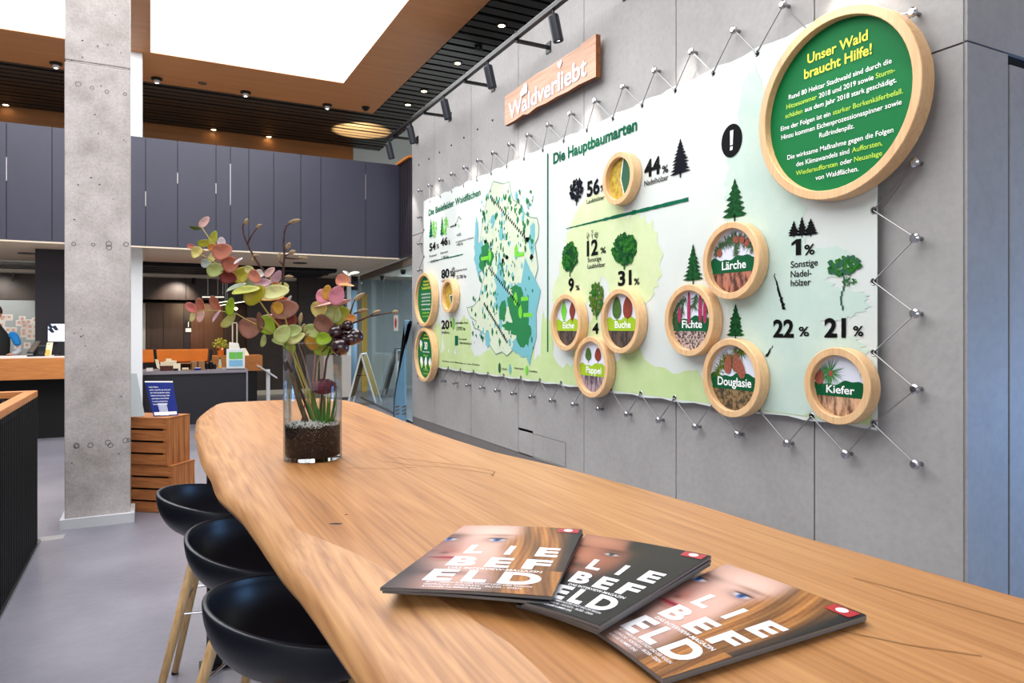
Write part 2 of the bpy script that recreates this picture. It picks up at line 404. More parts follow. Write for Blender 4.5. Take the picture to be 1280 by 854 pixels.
# far timber beam, pale upper far wall, upper floor behind the parapet
b_ = B((-6,15.3,4.2),(3.95,15.5,ZC+.2)).build('wall_upper_timber','timber_beam',loc=(0,15.4,4.2)); b_['kind']='structure'
B((3.95,15.9,2.7),(9,16.1,6.2)).build('wall_upper_far','pale_wall',loc=(6,16,2.7))['kind']='structure'
B((3.3,15.88,4.55),(9,15.9,4.75)).build('trim_1','grey_wall',loc=(6,15.9,4.5))['kind']='structure'
B((-6,11.08,2.66),(9,16.6,2.9)).build('ceiling_foyer','soffit_cream',loc=(0,13,2.7))['kind']='structure'
B((-1.6,13.85,2.60),(3.25,15.85,2.659)).build('ceiling_slot','void_black',loc=(0,15,2.6))['kind']='structure'
cs = thing('ceiling_slot_slats',None,None,(0,15,2.6),kind='structure')
for k in range(6): B((-6,13.95+k*.33,2.585),(3.25-.06*(k%2),14.05+k*.33,2.60)).build('slat','slat_black',cs)
B((-6,16.2,2.56),(2.9,16.55,2.659)).build('trim_2','strip_white',loc=(0,16.4,2.56))['kind']='structure'

# balcony parapet of tall dark panels
bf = thing('wall_balcony',None,None,(0,11.03,2.63),kind='structure')
seams = [-6,-4.4,-2.9,-1.653,-1.159,-.063,.339,.842,1.037,1.29,1.642,2.039,2.341,3.045,3.60]
B((-6,11.06,2.66),(3.6,11.14,4.12)).build('backing','fascia_dark',bf)
for xg,z0,z1 in ((-.063,3.2,3.4),(.339,3.55,3.7),(.842,3.45,3.6),(1.037,3.3,3.9),(3.045,3.55,3.95),(-1.653,3.4,3.7)): B((xg-.005,11.034,z0),(xg+.005,11.05,z1)).build('joint_strip','reveal_gold',bf)
for a, b in zip(seams, seams[1:]):
    B((a+.004,11.03,2.635),(b-.004,11.058,4.15)).build('panel','fascia_blue',bf)
B((3.60,10.44,2.635),(3.64,11.06,4.15)).build('return_panel','pier_dark',bf)
for k in range(5): B((3.592,10.5+k*.115,2.66),(3.6,10.51+k*.115,4.12)).build('fin','black_metal',bf)
B((3.56,10.44,4.15),(3.66,11.08,4.19)).build('handrail','counter_wood',bf)
B((-6,11.02,2.615),(3.6,11.14,2.635)).build('trim_3','soffit_cream',loc=(0,11,2.6))['kind']='structure'

# long fibre cement wall with joints, and its short return face on the right
wr = thing('wall_right',None,None,(XW,6,0),kind='structure')
B((XW+.02,2.11,0),(XW+.22,10.44,4.78)).build('backing','void_black',wr)
sy_ = [2.096,2.988,4.265,5.566,6.891,8.18,9.482,10.454]
for a, b in zip(sy_, sy_[1:]):
    for z0, z1 in ((.12,2.93),(2.93,4.80)):
        if abs(a-5.566) < .01 and z0 < 1:
            m = MB(); m.box((XW,a+.005,.12),(XW+.02,5.89,2.924)); m.box((XW,5.89,.375),(XW+.02,b-.005,2.924)); m.box((XW,5.89,.12),(XW+.02,b-.005,.13)); m.box((XW,6.56,.12),(XW+.02,b-.005,.4)); m.build('panel','fibre_cement',wr)
        else: B((XW,a+.005,z0+.005),(XW+.02,b-.005,z1-.005)).build('panel','fibre_cement',wr)
B((XW-.002,5.9,.135),(XW+.015,6.55,.37)).build('service_hatch','fibre_cement',wr)
B((XW+.004,2.11,0),(XW+.02,10.44,.12)).build('baseboard_right','base_grey',loc=(XW,6,0))['kind']='structure'
wn = thing('wall_near_right',None,None,(5,2.1,0),kind='structure')
B((XW+.2,2.11,0),(7,2.3,4.8)).build('backing','void_black',wn)
for (a,b,z0,z1) in ((XW+.005,3.99,0.02,2.93),(4.0,5.28,.02,2.88),(5.29,6.6,.02,2.88),(XW+.005,5.28,2.94,4.8),(5.29,6.6,2.94,4.8)):
    B((a+.004,2.085,z0),(b-.004,2.11,z1)).build('panel','fibre_cement',wn)
B((XW+.2,2.105,4.79),(7,10.44,4.80)).build('wall_block_top','fibre_cement',loc=(5,6,4.79))['kind']='structure'

B((3.6,-4,4.85),(9,2.08,4.95)).build('side_shade_slab','timber_beam',loc=(6,0,4.85))['kind']='structure'  # unseen slab added to shade the upper part of the return face
# concrete columns
def ring(mb, x, z, r, y):
    n = 14; vs_ = []
    for k in range(n):
        t = 2*PI*k/n; vs_ += [(x+r*math.cos(t), y, z+r*math.sin(t)), (x+(r-.006)*math.cos(t), y, z+(r-.006)*math.sin(t))]
    mb.add(vs_, [(2*k, 2*((k+1)%n), 2*((k+1)%n)+1, 2*k+1) for k in range(n)])
c1 = thing('concrete_column','tall square fair-faced concrete column standing beside the wooden crates',None,(-.36,6.4,0),kind='structure')
m = MB()
zs = [0,3.49,3.505,ZC]
m.box((-.572,6.185,0),(-.142,6.455,3.49)); m.box((-.566,6.19,3.49),(-.148,6.45,3.505)); m.box((-.57,6.187,3.505),(-.143,6.455,ZC))
m.build('shaft','concrete',c1, bevel=.008)
rg = MB()
for z in (.62,.63,2.12,2.14,3.32,4.1,4.55,5.0):
    for k in range(4):
        if R.random() < .8: ring(rg, -.50+.11*k+R.uniform(-.02,.02), z+R.uniform(-.02,.02), R.uniform(.014,.022), 6.1835)
rg.build('formwork_marks','base_grey',c1)
po = MB()
for k in range(60):
    x = R.uniform(-.56,-.16); z = R.uniform(.2,5.2); r = R.uniform(.002,.006)
    po.add([(x+r*math.cos(t)*R.uniform(.7,1.5), 6.1832, z+r*math.sin(t)) for t in [j*PI/3 for j in range(6)]], [tuple(range(6))])
tag(po.build('air_holes','pier_dark',c1), kind='stuff')
m = MB(); m.box((-.60,6.155,0),(-.112,6.185,.075)); m.box((-.60,6.185,0),(-.572,6.485,.075)); m.box((-.142,6.185,0),(-.112,6.485,.075)); m.build('base_trim','trim_white',c1)
c2 = thing('painted_column','narrow pale column half hidden behind the concrete column and the balcony parapet',None,(-.185,11.5,0),kind='structure')
B((-.32,11.42,0),(-.107,11.8,2.655)).build('lower_shaft','white_paint',c2)
B((-.32,11.42,2.9),(-.107,11.8,ZC)).build('upper_shaft','white_paint',c2)
B((-1.50,12.3,0),(-1.02,12.8,2.655)).build('wall_pier','pier_dark',loc=(-1.3,12.5,0))['kind']='structure'

# foyer back wall: brown panelled upper part, recessed doors, dark wall on the right
YB = 16.6
wb = thing('wall_back',None,None,(0,YB,0),kind='structure')
for a, b in ((-6,-4),(-4,-2.72),(-2.72,-1.2),(-1.2,-.2),(-.2,.67),(.67,1.9)):
    B((a+.006,YB,2.05),(b-.006,YB+.05,2.66)).build('panel','brown_panel',wb)
for a, b in ((1.9,3.0),(3.0,4.1)): B((a+.006,YB,0),(b-.006,YB+.05,2.66)).build('panel','dark_wall',wb)
B((-6,YB,0),(-1.2,YB+.05,2.04)).build('pin_wall','grey_wall',wb)
B((-6,YB+.055,2.04),(4.1,YB+.1,2.7)).build('backing','void_black',wb); B((1.9,YB+.055,0),(4.1,YB+.1,2.04)).build('backing','void_black',wb)
B((-6,YB+.055,0),(-1.2,YB+.1,2.04)).build('backing','void_black',wb)
wr2 = thing('wall_recess',None,None,(.4,YB+.9,0),kind='structure')
for a, b, mm in ((-1.2,-.1,'grey_wall'),(-.1,.25,'brown_panel'),(.25,.66,'brown_panel'),(.66,.80,'pier_dark'),(.80,1.08,'brown_door'),(1.08,1.5,'brown_door'),(1.5,2.0,'brown_panel')):
    B((a+.004,YB+.9,0),(b-.004,YB+.95,2.05)).build('panel',mm,wr2)
B((-1.2,YB+.96,0),(2.1,YB+1.0,2.1)).build('backing','void_black',wr2); B((1.995,YB+.1,0),(2.05,YB+.96,2.1)).build('side','void_black',wr2); B((-1.25,YB+.1,0),(-1.2,YB+.96,2.1)).build('side','void_black',wr2)
light('AREA','recess_fill',(.9,16.9,2.0),(.9,17.6,1.0),14,(1,.72,.45),.8,.2)  # added warm fill without a fitting, brightens the doors in the recess
B((-1.2,YB,2.05),(2,YB+.9,2.1)).build('ceiling_recess','void_black',loc=(.4,YB+.4,2.05))['kind']='structure'
B((1.9,YB-.03,0),(4.1,YB,.10)).build('baseboard_back','strip_white',loc=(3,YB,0))['kind']='structure'
# foyer to the right, behind glass
B((4.1,YB,0),(9,YB+.1,2.7)).build('wall_foyer','grey_wall',loc=(6,YB,0))['kind']='structure'
B((8.9,2.3,0),(9,YB,2.7)).build('wall_foyer_side','grey_wall',loc=(9,9,0))['kind']='structure'
B((XW+.2,10.44,0),(9,10.5,2.7)).build('wall_block_end','grey_wall',loc=(6,10.47,0))['kind']='structure'
gp = thing('window_3',None,None,(3.8,12.6,0),kind='structure')
g0, g1 = Vector((3.66,10.5,0)), Vector((4.02,14.9,0))
for k in range(4):
    a = g0.lerp(g1, k/4+.002); b = g0.lerp(g1,(k+1)/4-.002)
    MB().prism([(a.x,a.y,.02),(b.x,b.y,.02),(b.x,b.y,2.50),(a.x,a.y,2.50)],(.012,0,0)).build('pane','pane_glass',gp)
MB().prism([(g0.x-.03,g0.y,2.50),(g1.x-.03,g1.y,2.50),(g1.x-.03,g1.y,2.60),(g0.x-.03,g0.y,2.60)],(.06,0,0)).build('header','slot_brown',gp)
MB().prism([(g0.x-.03,g0.y,2.60),(g1.x-.03,g1.y,2.60),(g1.x-.03,g1.y,2.615),(g0.x-.03,g0.y,2.615)],(.06,0,0)).build('header_gap','void_black',gp)
MB().prism([(g0.x-.02,g0.y,0),(g1.x-.02,g1.y,0),(g1.x-.02,g1.y,.03),(g0.x-.02,g0.y,.03)],(.04,0,0)).build('sill_track','steel',gp)
q = g0.lerp(g1,.30)
d = (g1-g0).normalized()
pl = []
m = MB(); f = lambda u, v: (q.x-.004-u*-d.x, q.y-u, v)
m.add([(q.x-.006,q.y,1.45),(q.x-.006-d.x*.30,q.y-.30,1.45),(q.x-.006-d.x*.30,q.y-.30,1.72),(q.x-.006,q.y,1.72)],[(0,1,2,3)]); m.build('reflected_sign','paper',gp)  # sign reflected in the glass, drawn as a flat patch on the pane
m = MB(); m.add([(q.x-.010-d.x*.15+d.x*.06*math.cos(t), q.y-.15+.07*math.cos(t), 1.585+.09*math.sin(t)) for t in [k*PI/5 for k in range(10)]],[tuple(range(10))]); m.build('reflected_icon','red_sign',gp)  # red icon of the reflected sign, also drawn in colour
# foyer lights under the soffit
for k,(px,py) in enumerate([(478,348),(504,341)]):
    p = onz(px,py,2.6); m = MB(); m.lathe([(.06,0),(.05,-.05),(.035,-.09)],(p.x,p.y,2.655),12)
    tag(m.build('foyer_downlight','black_metal',loc=(p.x,p.y,2.6)),['black cone downlight behind the glass, nearer the dark pier','black cone downlight behind the glass, nearer the grey wall'][k],'ceiling light','foyer downlights')

# ================================================================== LIGHT FITTINGS
# surface downlights on the veneer strip
p0 = thing('surface_downlight','','ceiling light',(0,0,0),'downlights on the wood veneer ceiling')
MB().lathe([(.085,0),(.085,-.02),(.055,-.035)],n=20).build('rose','black_metal',p0)
MB().lathe([(.045,-.03),(.045,-.075)],n=16).build('can','frame_white',p0)
MB().lathe([(.036,-.074),(.001,-.0765)],n=16).build('lens','lamp_glow',p0)
dlp = [(70,79),(196,98),(307,115),(409,131)]
dll = ['black rimmed downlight left of the concrete column','black rimmed downlight just right of the pale column top','black rimmed downlight under the middle of the large skylight edge','black rimmed downlight below the skylight corner']
for i,(px,py) in enumerate(dlp):
    o = p0 if i == 0 else copy_tree(p0)
    q = onz(px,py,ZC); o.location = (q.x,q.y,ZC); o['label'] = dll[i]
q = onz(457,134,ZC); t = thing('ceiling_sensor','small black dome sensor near the corner of the veneer ceiling','sensor',(q.x,q.y,ZC)); 
MB().lathe([(.075,0),(.06,-.03),(.035,-.06),(.001,-.075)],(q.x,q.y,ZC),16).build('dome','black_metal',t)
q = onz(253,104,ZC); tag(MB().lathe([(.07,0),(.06,-.012),(.001,-.014)],(q.x,q.y,ZC),16).build('flush_vent','slot_brown',loc=(q.x,q.y,ZC)),'tiny flush brown disc between two downlights on the veneer ceiling','vent')
p0 = thing('recessed_spot','','ceiling light',(0,0,0),'recessed spots in the slatted ceiling')
MB().lathe([(.075,0.0),(.075,-.012),(.05,-.014)],n=18).build('rim','black_metal',p0)
MB().lathe([(.045,-.015),(.001,-.018)],n=14).build('lens','lamp_warm',p0)
rs = [(627,32,'warm recessed spot nearest the camera above the wooden lettered board'),(572,79,'warm recessed spot second from the top along the wall'),(530,114,'warm recessed spot third from the top along the wall'),(510,131,'warm recessed spot nearest the corner of the slatted ceiling'),
      (7,131,'recessed spot in the dark slats at the far left'),(267,162,'recessed spot in the dark slats above the parapet, left one of two'),(336,171,'recessed spot in the dark slats above the parapet, right one of two')]
for i,(px,py,lb) in enumerate(rs):
    o = p0 if i == 0 else copy_tree(p0); q = onz(px,py,ZC); o.location = (q.x,q.y,ZC+.01); o['label'] = lb
q = onz(598,60,ZC); tag(MB().lathe([(.06,0),(.055,-.03),(.001,-.04)],(q.x,q.y,ZC),14).build('smoke_detector','black_metal',loc=(q.x,q.y,ZC)),'small unlit round detector between two warm spots on the black slats','detector')
q = Vector((3.72,14.1,4.35)); light('SPOT','gallery_uplight',q,(3.76,14.0,5.4),3000,(1,.62,.25),.02,spot=58,blend=.3)

# track with spots on wall arms
XT, ZT = 3.24, 4.40
tr = thing('light_track','long black track rail running along the top of the grey wall','track',(XT,6,ZT))
B((XT-.025,1.2,ZT-.02),(XT+.025,10.45,ZT+.02)).build('rail','black_metal',tr)
for yy in (3.6,4.9,6.22,7.524,8.877,10.196):
    wa = B((XT,yy-.018,ZT-.05),(XW-.005,yy+.018,ZT-.02)).build('wall_arm','black_metal',tr)
    B((XW-.012,yy-.045,ZT-.09),(XW,yy+.045,ZT+.02)).build('arm_plate','black_metal',wa)
    MB().tube([(XT,yy,ZT-.02),(XT,yy,ZT+.06)],.012,8).build('pin','black_metal',wa)
ts = thing('track_spotlight','','spotlight',(0,0,0),'cylinder spotlights on the wall track')
MB().tube([(0,0,0),(0,0,-.06)],.012,8).build('stem','black_metal',ts)
T_ = Matrix.Translation((0,0,-.06)) @ Matrix.Rotation(math.radians(-14),4,'Y')
MB().lathe([(.03,.02),(.046,.01),(.05,0),(.05,-.22),(.044,-.23),(.042,-.215)],n=20,T=T_).build('body','black_powder',ts,smooth=False)
MB().lathe([(.042,-.214),(.001,-.216)],n=16,T=T_).build('lens','lamp_glow',ts)
spots = [(694,45,'cylinder spotlight above the wooden lettered board, nearest one'),(612,92,'second cylinder spotlight along the track from the front'),(557,135,'third cylinder spotlight along the track, tilted to the wall'),(514,165,'fourth cylinder spotlight along the track, beside a wall arm'),(487,185,'farthest cylinder spotlight at the end of the track')]
ysp = []
for i,(px,py,lb) in enumerate(spots):
    o = ts if i == 0 else copy_tree(ts); yy = onx(px,py,XT+.02).y; ysp.append(yy); o.location = (XT,yy,ZT-.02); o['label'] = lb
pw = [34,34,40,40,34]
for i, yy in enumerate(ysp+[4.15,2.75]):
    p_ = (pw+[26,52])[i]
    light('SPOT','track_beam',(XT+.06,yy,ZT-.33),(XW,yy-.1,ZT-2.35),p_*2.1,(1,.96,.90),.03,spot=48,blend=.45)
o = copy_tree(ts); o.location = (XT,4.15,ZT-.02); o['label']='cylinder spotlight on the track beyond the top edge of the picture'
o = copy_tree(ts); o.location = (XT,2.75,ZT-.02); o['label']='cylinder spotlight on the track over the large green disc'

# ================================================================== BANNER AND WALL PIECES
XB = 3.565
bn = thing('exhibition_banner','large printed fabric banner laced to the grey wall with forest figures and a map','banner',(XB,6.15,.93))
BT = 3.345
ys = np.linspace(9.78,2.53,60); vs_ = []; fs = []
for i, yy in enumerate(ys):
    k = ((yy-2.98)/.4)
    top = BT+(.012*math.cos(2*PI*k)); bot = .94-.008*math.cos(2*PI*k)
    if i < 3: top = 3.36
    for z in (bot, top): vs_.append((XB,yy,z))
for i in range(59): fs.append((2*i,2*i+2,2*i+3,2*i+1))
n = len(vs_); vs_ += [(x+.004,y_,z) for x,y_,z in vs_]; fs += [(a+n,d+n,c+n,b+n) for a,b,c,d in fs[:]]
fs += [(0,1,1+n,n),(n-2,2*n-2,2*n-1,n-1)]
for i in range(59): fs += [(2*i,2*i+n,2*i+2+n,2*i+2),(2*i+1,2*i+3,2*i+3+n,2*i+1+n)]
MB().add(vs_,fs).build('fabric','banner',bn)
def bp(px,py):            # picture pixel -> (u, z) on the banner, u runs left to right
    p = onx(px,py,XB); return (-p.y, p.z)
def bs(w_):               # banner surface at relief w_
    return lambda u, v: (XB-w_, -u, v)
def flat(mb, pts, w_, m=0):
    mb.add([(XB-w_, -u, v) for u, v in pts], [tuple(range(len(pts)))][:], m)
def blob(cx, cy, rx, ry, n=14, j=.25, rnd=R): return [(cx+rx*math.cos(2*PI*k/n)*(1+rnd.uniform(-j,j)), cy+ry*math.sin(2*PI*k/n)*(1+rnd.uniform(-j,j))) for k in range(n)]
# pale washes
m = MB(); pts = [(-9.77,.955)]; 
_mt = [bp(*p) for p in ((540,440),(600,440),(650,436),(700,452),(740,448),(790,440),(840,462),(880,478),(905,486),(930,500),(960,478),(995,492),(1015,505))]; _mx = [p[0] for p in _mt]; _my = [p[1] for p in _mt]
u = -9.77
while u < -2.9:
    h = float(np.interp(u,_mx,_my))+.05*math.sin(u*9)+R.uniform(-.035,.035)
    pts.append((u,h)); u += .07
pts += [(-2.9,1.1),(-2.56,1.02),(-2.56,.965)]
for a, b in zip(pts[1:-1], pts[2:-1]): flat(m,[(a[0],.957),(b[0],.957),b,a],.001)
for k in range(26):
    u0 = R.uniform(-9.3,-4.9); hh = R.uniform(.14,.30)
    flat(m, blob(u0,1.30+hh*.3,R.uniform(.06,.12),hh,12,.22),.0012+.00003*k)
tag(m.build('meadow_print','wash_green',bn),kind='stuff')
m = MB()
for (px,py,rx,ry) in ((745,300,.55,.42),(720,345,.35,.35),(790,330,.42,.45),(745,270,.38,.22),(700,370,.16,.2),(735,440,.3,.3)):
    u0,v0 = bp(px,py); flat(m, [(a_,max(b_,.962)) for a_,b_ in blob(u0,v0,rx*.9,ry*.9,60,.10)],.0015+.0001*len(m.f))
m.build('broadleaf_wash','wash_yellow',bn)
m = MB()
for k,(px,py,rx,ry) in enumerate(((940,150,.12,.35),(945,220,.28,.35),(955,290,.33,.45),(965,360,.42,.36),(970,420,.36,.4),(975,470,.36,.28),(1030,380,.3,.1),(1020,330,.28,.1),(1010,435,.4,.1))):
    u0,v0 = bp(px,py); flat(m, [(a_,max(b_,.962)) for a_,b_ in blob(u0,v0,rx,ry,60,.13)],.0015+.0001*k)
m.build('conifer_wash','wash_blue',bn)
# rules
m = MB()
u0,v0 = bp(685,192); u1,v1 = bp(685,440)
flat(m,[(u0-.012,v1),(u0+.012,v1),(u0+.012,v0),(u0-.012,v0)],.004); 
def stroke(mb, a, b, w0, wz, wob=.006):
    n = 30
    for i in range(n):
        p = [a[0]+(b[0]-a[0])*(i+j)/n for j in (0,1)]; q_ = [a[1]+(b[1]-a[1])*(i+j)/n for j in (0,1)]
        h = w0*(.25+.75*min(1,(i+1)/n*1.6))*R.uniform(.7,1.1)
        flat(mb,[(p[0],q_[0]-h),(p[1],q_[1]-h),(p[1],q_[1]+h),(p[0],q_[0]+h)],wz)
stroke(m, bp(708,286), bp(861,249), .017, .004); stroke(m, bp(535,328), bp(579,318), .008, .004)
m.build('rule_line','ink_green',bn)

# lettering helper in picture measures
def T(mb, txt, px0, px1, py, cap, bold=.0, m=0, w_=.005):
    u0,v0 = bp(px0,py); u1,_ = bp(px1,py); text_on(mb, txt, bs(w_), u0, u1, v0, cap, bold, m=m)
m = MB(); T(m,'Die Hauptbaumarten',692,797,205,.10,.03); m.build('heading_lettering','ink_green',bn); m = MB(); T(m,'Die Bielefelder Waldflächen',536,601,270,.085,.02)
m.build('heading_lettering','ink_green',bn)
BIG = .035
for txt,a,b,py,cap in (('56',734,750,246,.13),('44',806,826,222,.128),('12',734,748,320,.13),('9',711,718,364,.115),('31',773,790,357,.115),('4',741,749,417,.09),
                       ('1',990,1002,320,.10),('22',967,993,421,.104),('21',1031,1058,421,.104),('80',552,562,348,.11),('20',552,562,411,.11),('54',537,545,314,.10),('46',551,560,308,.10)):
    m = MB()
    if txt == '1':
        u0,v0 = bp(a,py); u1,_ = bp(b,py); wd = u1-u0
        flat(m,[(u1-wd*.55,v0),(u1,v0),(u1,v0+cap),(u1-wd*.5,v0+cap),(u0,v0+cap*.80),(u0,v0+cap*.62),(u1-wd*.55,v0+cap*.76)],.005)
    else: T(m,txt,a,b,py,cap,BIG)
    m.build('numeral','ink_black',bn)
for a,b,py,cap in ((751,757,240,.055),(828,836,217,.055),(751,758,317,.05),(720,725,363,.045),(793,800,356,.05),(1006,1019,319,.06),(999,1012,420,.055),(1067,1080,420,.055),(563,566,346,.08),(563,566,409,.08),(546,549,311,.06),(561,563,306,.06)):
    m = MB(); T(m,'%',a,b,py,cap,.02); m.build('percent_sign','ink_black',bn)
m = MB()
for txt,a,b,py,cap in (('Laubhölzer',734,756,255,.036),('Nadelhölzer',806,836,233,.042),('Sonstige',735,752,328,.038),('Laubhölzer',735,757,336,.038),('Sonstige',989,1023,335,.04),('Nadel-',989,1015,347,.04),('hölzer',989,1014,358,.04),
        ('Privatwald',537,546,322,.03),('~2.860 ha',538,548,329,.035),('Kommunalwald',551,560,318,.03),('2.382 ha',552,561,324,.035),('+43%',571,577,296,.035),('im Stadtwald am Waldbauer',570,593,304,.022),('+456 ha',571,579,308,.035),
        ('Nadelwald',552,561,353,.03),('Gesamtes Areal',570,584,340,.03),('25.780 ha',571,583,349,.045),('Waldfläche',552,562,417,.03),('bewaldetes Areal',570,585,405,.03),('5.970 ha',571,582,413,.045),('Das entspricht',574,584,425,.025),('7.200 Fußballfeldern',574,590,430,.025),
        ('Stadtwald',628,634,462,.022),('Wasserschutzgebiet',643,655,461,.02),('Sonderfläche',662,672,465,.022),('Quellen und Hinweise zu den Zahlen',553,600,452,.018)):
    T(m,txt,a,b,py,cap,.012)
tag(m.build('caption_lettering','ink_black',bn),kind='stuff')
# exclamation badge
m = MB(); u0,v0 = bp(915,176); flat(m,[(u0+.098*math.cos(k*PI/14),v0+.115*math.sin(k*PI/14)) for k in range(28)],.004); m.build('exclamation_badge','ink_black',bn)
m = MB(); flat(m,[(u0-.012,v0-.03),(u0+.012,v0-.03),(u0+.018,v0+.07),(u0-.012,v0+.07)],.006); flat(m,[(u0-.014,v0-.065),(u0+.01,v0-.065),(u0+.012,v0-.04),(u0-.012,v0-.04)],.006); m.build('exclamation_mark','txt_white',bn)
# printed trees
def conifer(mb, px, pyt, pyb, hw, w_=.005, n=9, m=0):
    u0,vt = bp(px,pyt); _,vb = bp(px,pyb); H = vt-vb
    L_ = []; r_ = []
    for i in range(n*2+1):
        f = i/(n*2); ww = hw*(f**.85)*(1 if i%2 else .55)*R.uniform(.8,1.15); z = vt-H*.9*f-(.02*H if i%2 else 0)
        L_.append((u0-ww,z)); r_.append((u0+ww*R.uniform(.85,1.1),z+R.uniform(-.01,.01)*H))
    for i in range(n*2): flat(mb,[L_[i+1],r_[i+1],r_[i],L_[i]],w_,m)
    flat(mb,[(u0-hw*.06,vb),(u0+hw*.06,vb),(u0+hw*.06,vt-H*.85),(u0-hw*.06,vt-H*.85)],w_,m)
def broadleaf(mb, px, pyt, pyb, hw, mats=1, w_=.005, dens=60, crown=.82, m=0):
    dens = int(dens*2.2)
    u0,vt = bp(px,pyt); _,vb = bp(px,pyb); H = vt-vb; cy = vt-H*crown/2; ry = H*crown/2
    k = 0
    while k < dens:
        a = R.uniform(-1,1); b = R.uniform(-1,1)
        if a*a+b*b > 1: continue
        rr = hw*R.uniform(.09,.17); flat(mb, blob(u0+a*hw*.95, cy+b*ry*.97, rr, rr, 7, .55), w_+.00003*k, m+(k%mats)); k += 1
    flat(mb,[(u0-hw*.07,vb),(u0+hw*.07,vb),(u0+hw*.05,vt-H*crown*.5),(u0-hw*.05,vt-H*crown*.5)],w_,m)
m = MB(); broadleaf(m,721,224,257,.12,dens=50); m.build('broadleaf_symbol','ink_navy',bn)
m = MB(); conifer(m,851,173,222,.135,n=11); m.build('conifer_symbol','ink_navy',bn)
m = MB(); 
for px,a,b,h in ((735.5,289,301,.028),(741,286,301,.022),(746,288,301,.034)): broadleaf(m,px,a,b,h,dens=12)
for px,a,b,h in ((993,276,297,.055),(1003,271,297,.05),(1014,273,296,.06)): conifer(m,px,a,b,h,n=6)
tag(m.build('small_tree_symbols','ink_black',bn),kind='stuff')
m = MB(); broadleaf(m,713,305,346,.15,2,dens=80); m.build('oak_print',['tree_mid','tree_dark'],bn)
m = MB(); broadleaf(m,781,293,337,.17,2,dens=100,crown=.85); m.build('beech_print',['tree_mid','tree_dark'],bn)
m = MB(); broadleaf(m,746,352,400,.115,2,dens=80,crown=.88); m.build('poplar_print',['tree_olive','tree_mid'],bn)
m = MB(); conifer(m,867,305,356,.115,n=9); m.build('spruce_print','tree_dark',bn)
m = MB(); conifer(m,919,223,277,.13,n=7); m.build('larch_print','tree_dark',bn)
m = MB(); conifer(m,920,380,425,.10,n=8); m.build('fir_print','tree_dark',bn)
m = MB(); broadleaf(m,1055,321,344,.11,2,dens=34,crown=.95); broadleaf(m,1062,346,358,.05,2,dens=10,crown=.95)
u0,v0 = bp(1054,340); u1,v1 = bp(1055,388); 
for i in range(8):
    a = v0+(v1-v0)*i/8; b = v0+(v1-v0)*(i+1)/8; wv = .012*math.sin(i*.9)
    flat(m,[(u0+wv-.006,b),(u0+wv+.006,b),(u0+wv+.006,a),(u0+wv-.006,a)],.005,1)
m.build('pine_print',['tree_mid','ink_dkgreen'],bn)
for (a,b,n_) in (((968,342),(981,387),9),((967,432),(958,446),4)):
    p = bp(*a); q_ = bp(*b)
    m = MB()
    for i in range(n_*2):
        f = i/(n_*2); w0 = .003+.011*f*R.uniform(.7,1.2); c = (p[0]+(q_[0]-p[0])*f+R.uniform(-.008,.008), p[1]+(q_[1]-p[1])*f); c2_ = (p[0]+(q_[0]-p[0])*(f+1/(n_*2)), p[1]+(q_[1]-p[1])*(f+1/(n_*2)))
        flat(m,[(c2_[0]-w0,c2_[1]),(c2_[0]+w0,c2_[1]),(c[0]+w0,c[1]),(c[0]-w0,c[1])],.005)
    m.build('branch_print','ink_black',bn)
# left column little trees
m = MB(); 
for px,a,b in ((539,273,299),(553,270,296)): conifer(m,px,a,b,.09,n=6,m=0)
for px,a,b in ((543,275,298),(557,272,294)): broadleaf(m,px,a,b,.11,1,dens=22,m=1,w_=.006,crown=.95)
broadleaf(m,574,279,285,.04,1,dens=8,m=1,crown=.95)
u0,v0 = bp(563,284); u1,v1 = bp(570,281); flat(m,[(u0,v0-.006),(u1,v1-.006),(u1,v1+.006),(u0,v0+.006)],.005,2); flat(m,[(u1-.02,v1-.03),(u1+.03,v1),(u1-.02,v1+.03),(u1-.01,v1)],.005,2)
u0,v0 = bp(571,278); u1,v1 = bp(577,274); um,vm = bp(574,270); flat(m,[(u0,v0),(u0,v0-.012),(um,vm-.012),(um,vm)],.005,2); flat(m,[(um,vm),(um,vm-.012),(u1,v1-.012),(u1,v1)],.005,2)
broadleaf(m,567,334,349,.07,1,dens=18,m=2,crown=.95); broadleaf(m,567,397,413,.07,1,dens=18,m=1,crown=.95)
u0,v0 = bp(569,420); u1,v1 = bp(573,432); flat(m,[(u0,v1),(u1,v1),(u1,v0),(u0,v0)],.005,0)
m.build('woodland_symbols',['ink_green','leaf_bright','ink_black'],bn)
# map
m = MB()
outl = [(617,227),(630,230),(637,227),(639,240),(642,250),(651,256),(656,267),(664,272),(672,273),(674,285),(673,297),(669,305),(671,320),(673,335),(668,352),(669,375),(667,392),(662,410),(657,425),(650,436),(643,436),(634,445),(628,440),(620,443),(613,432),(607,418),(599,412),(593,410),(596,402),(588,396),(584,385),(592,383),(599,375),(602,360),(606,345),(600,332),(595,320),(593,308),(600,305),(602,290),(605,270),(609,250),(613,238)]
ol = [bp(*p) for p in outl]; flat(m, ol[::-1], .0045)
m.build('map_area','map_pale',bn)
m = MB()
for a, b in zip(ol, ol[1:]+ol[:1]):
    d_ = Vector((b[0]-a[0], b[1]-a[1])); n_ = Vector((-d_.y, d_.x)).normalized()*.006
    flat(m,[(a[0]-n_.x,a[1]-n_.y),(b[0]-n_.x,b[1]-n_.y),(b[0]+n_.x,b[1]+n_.y),(a[0]+n_.x,a[1]+n_.y)],.005)
m.build('map_outline','map_line',bn)
m = MB()
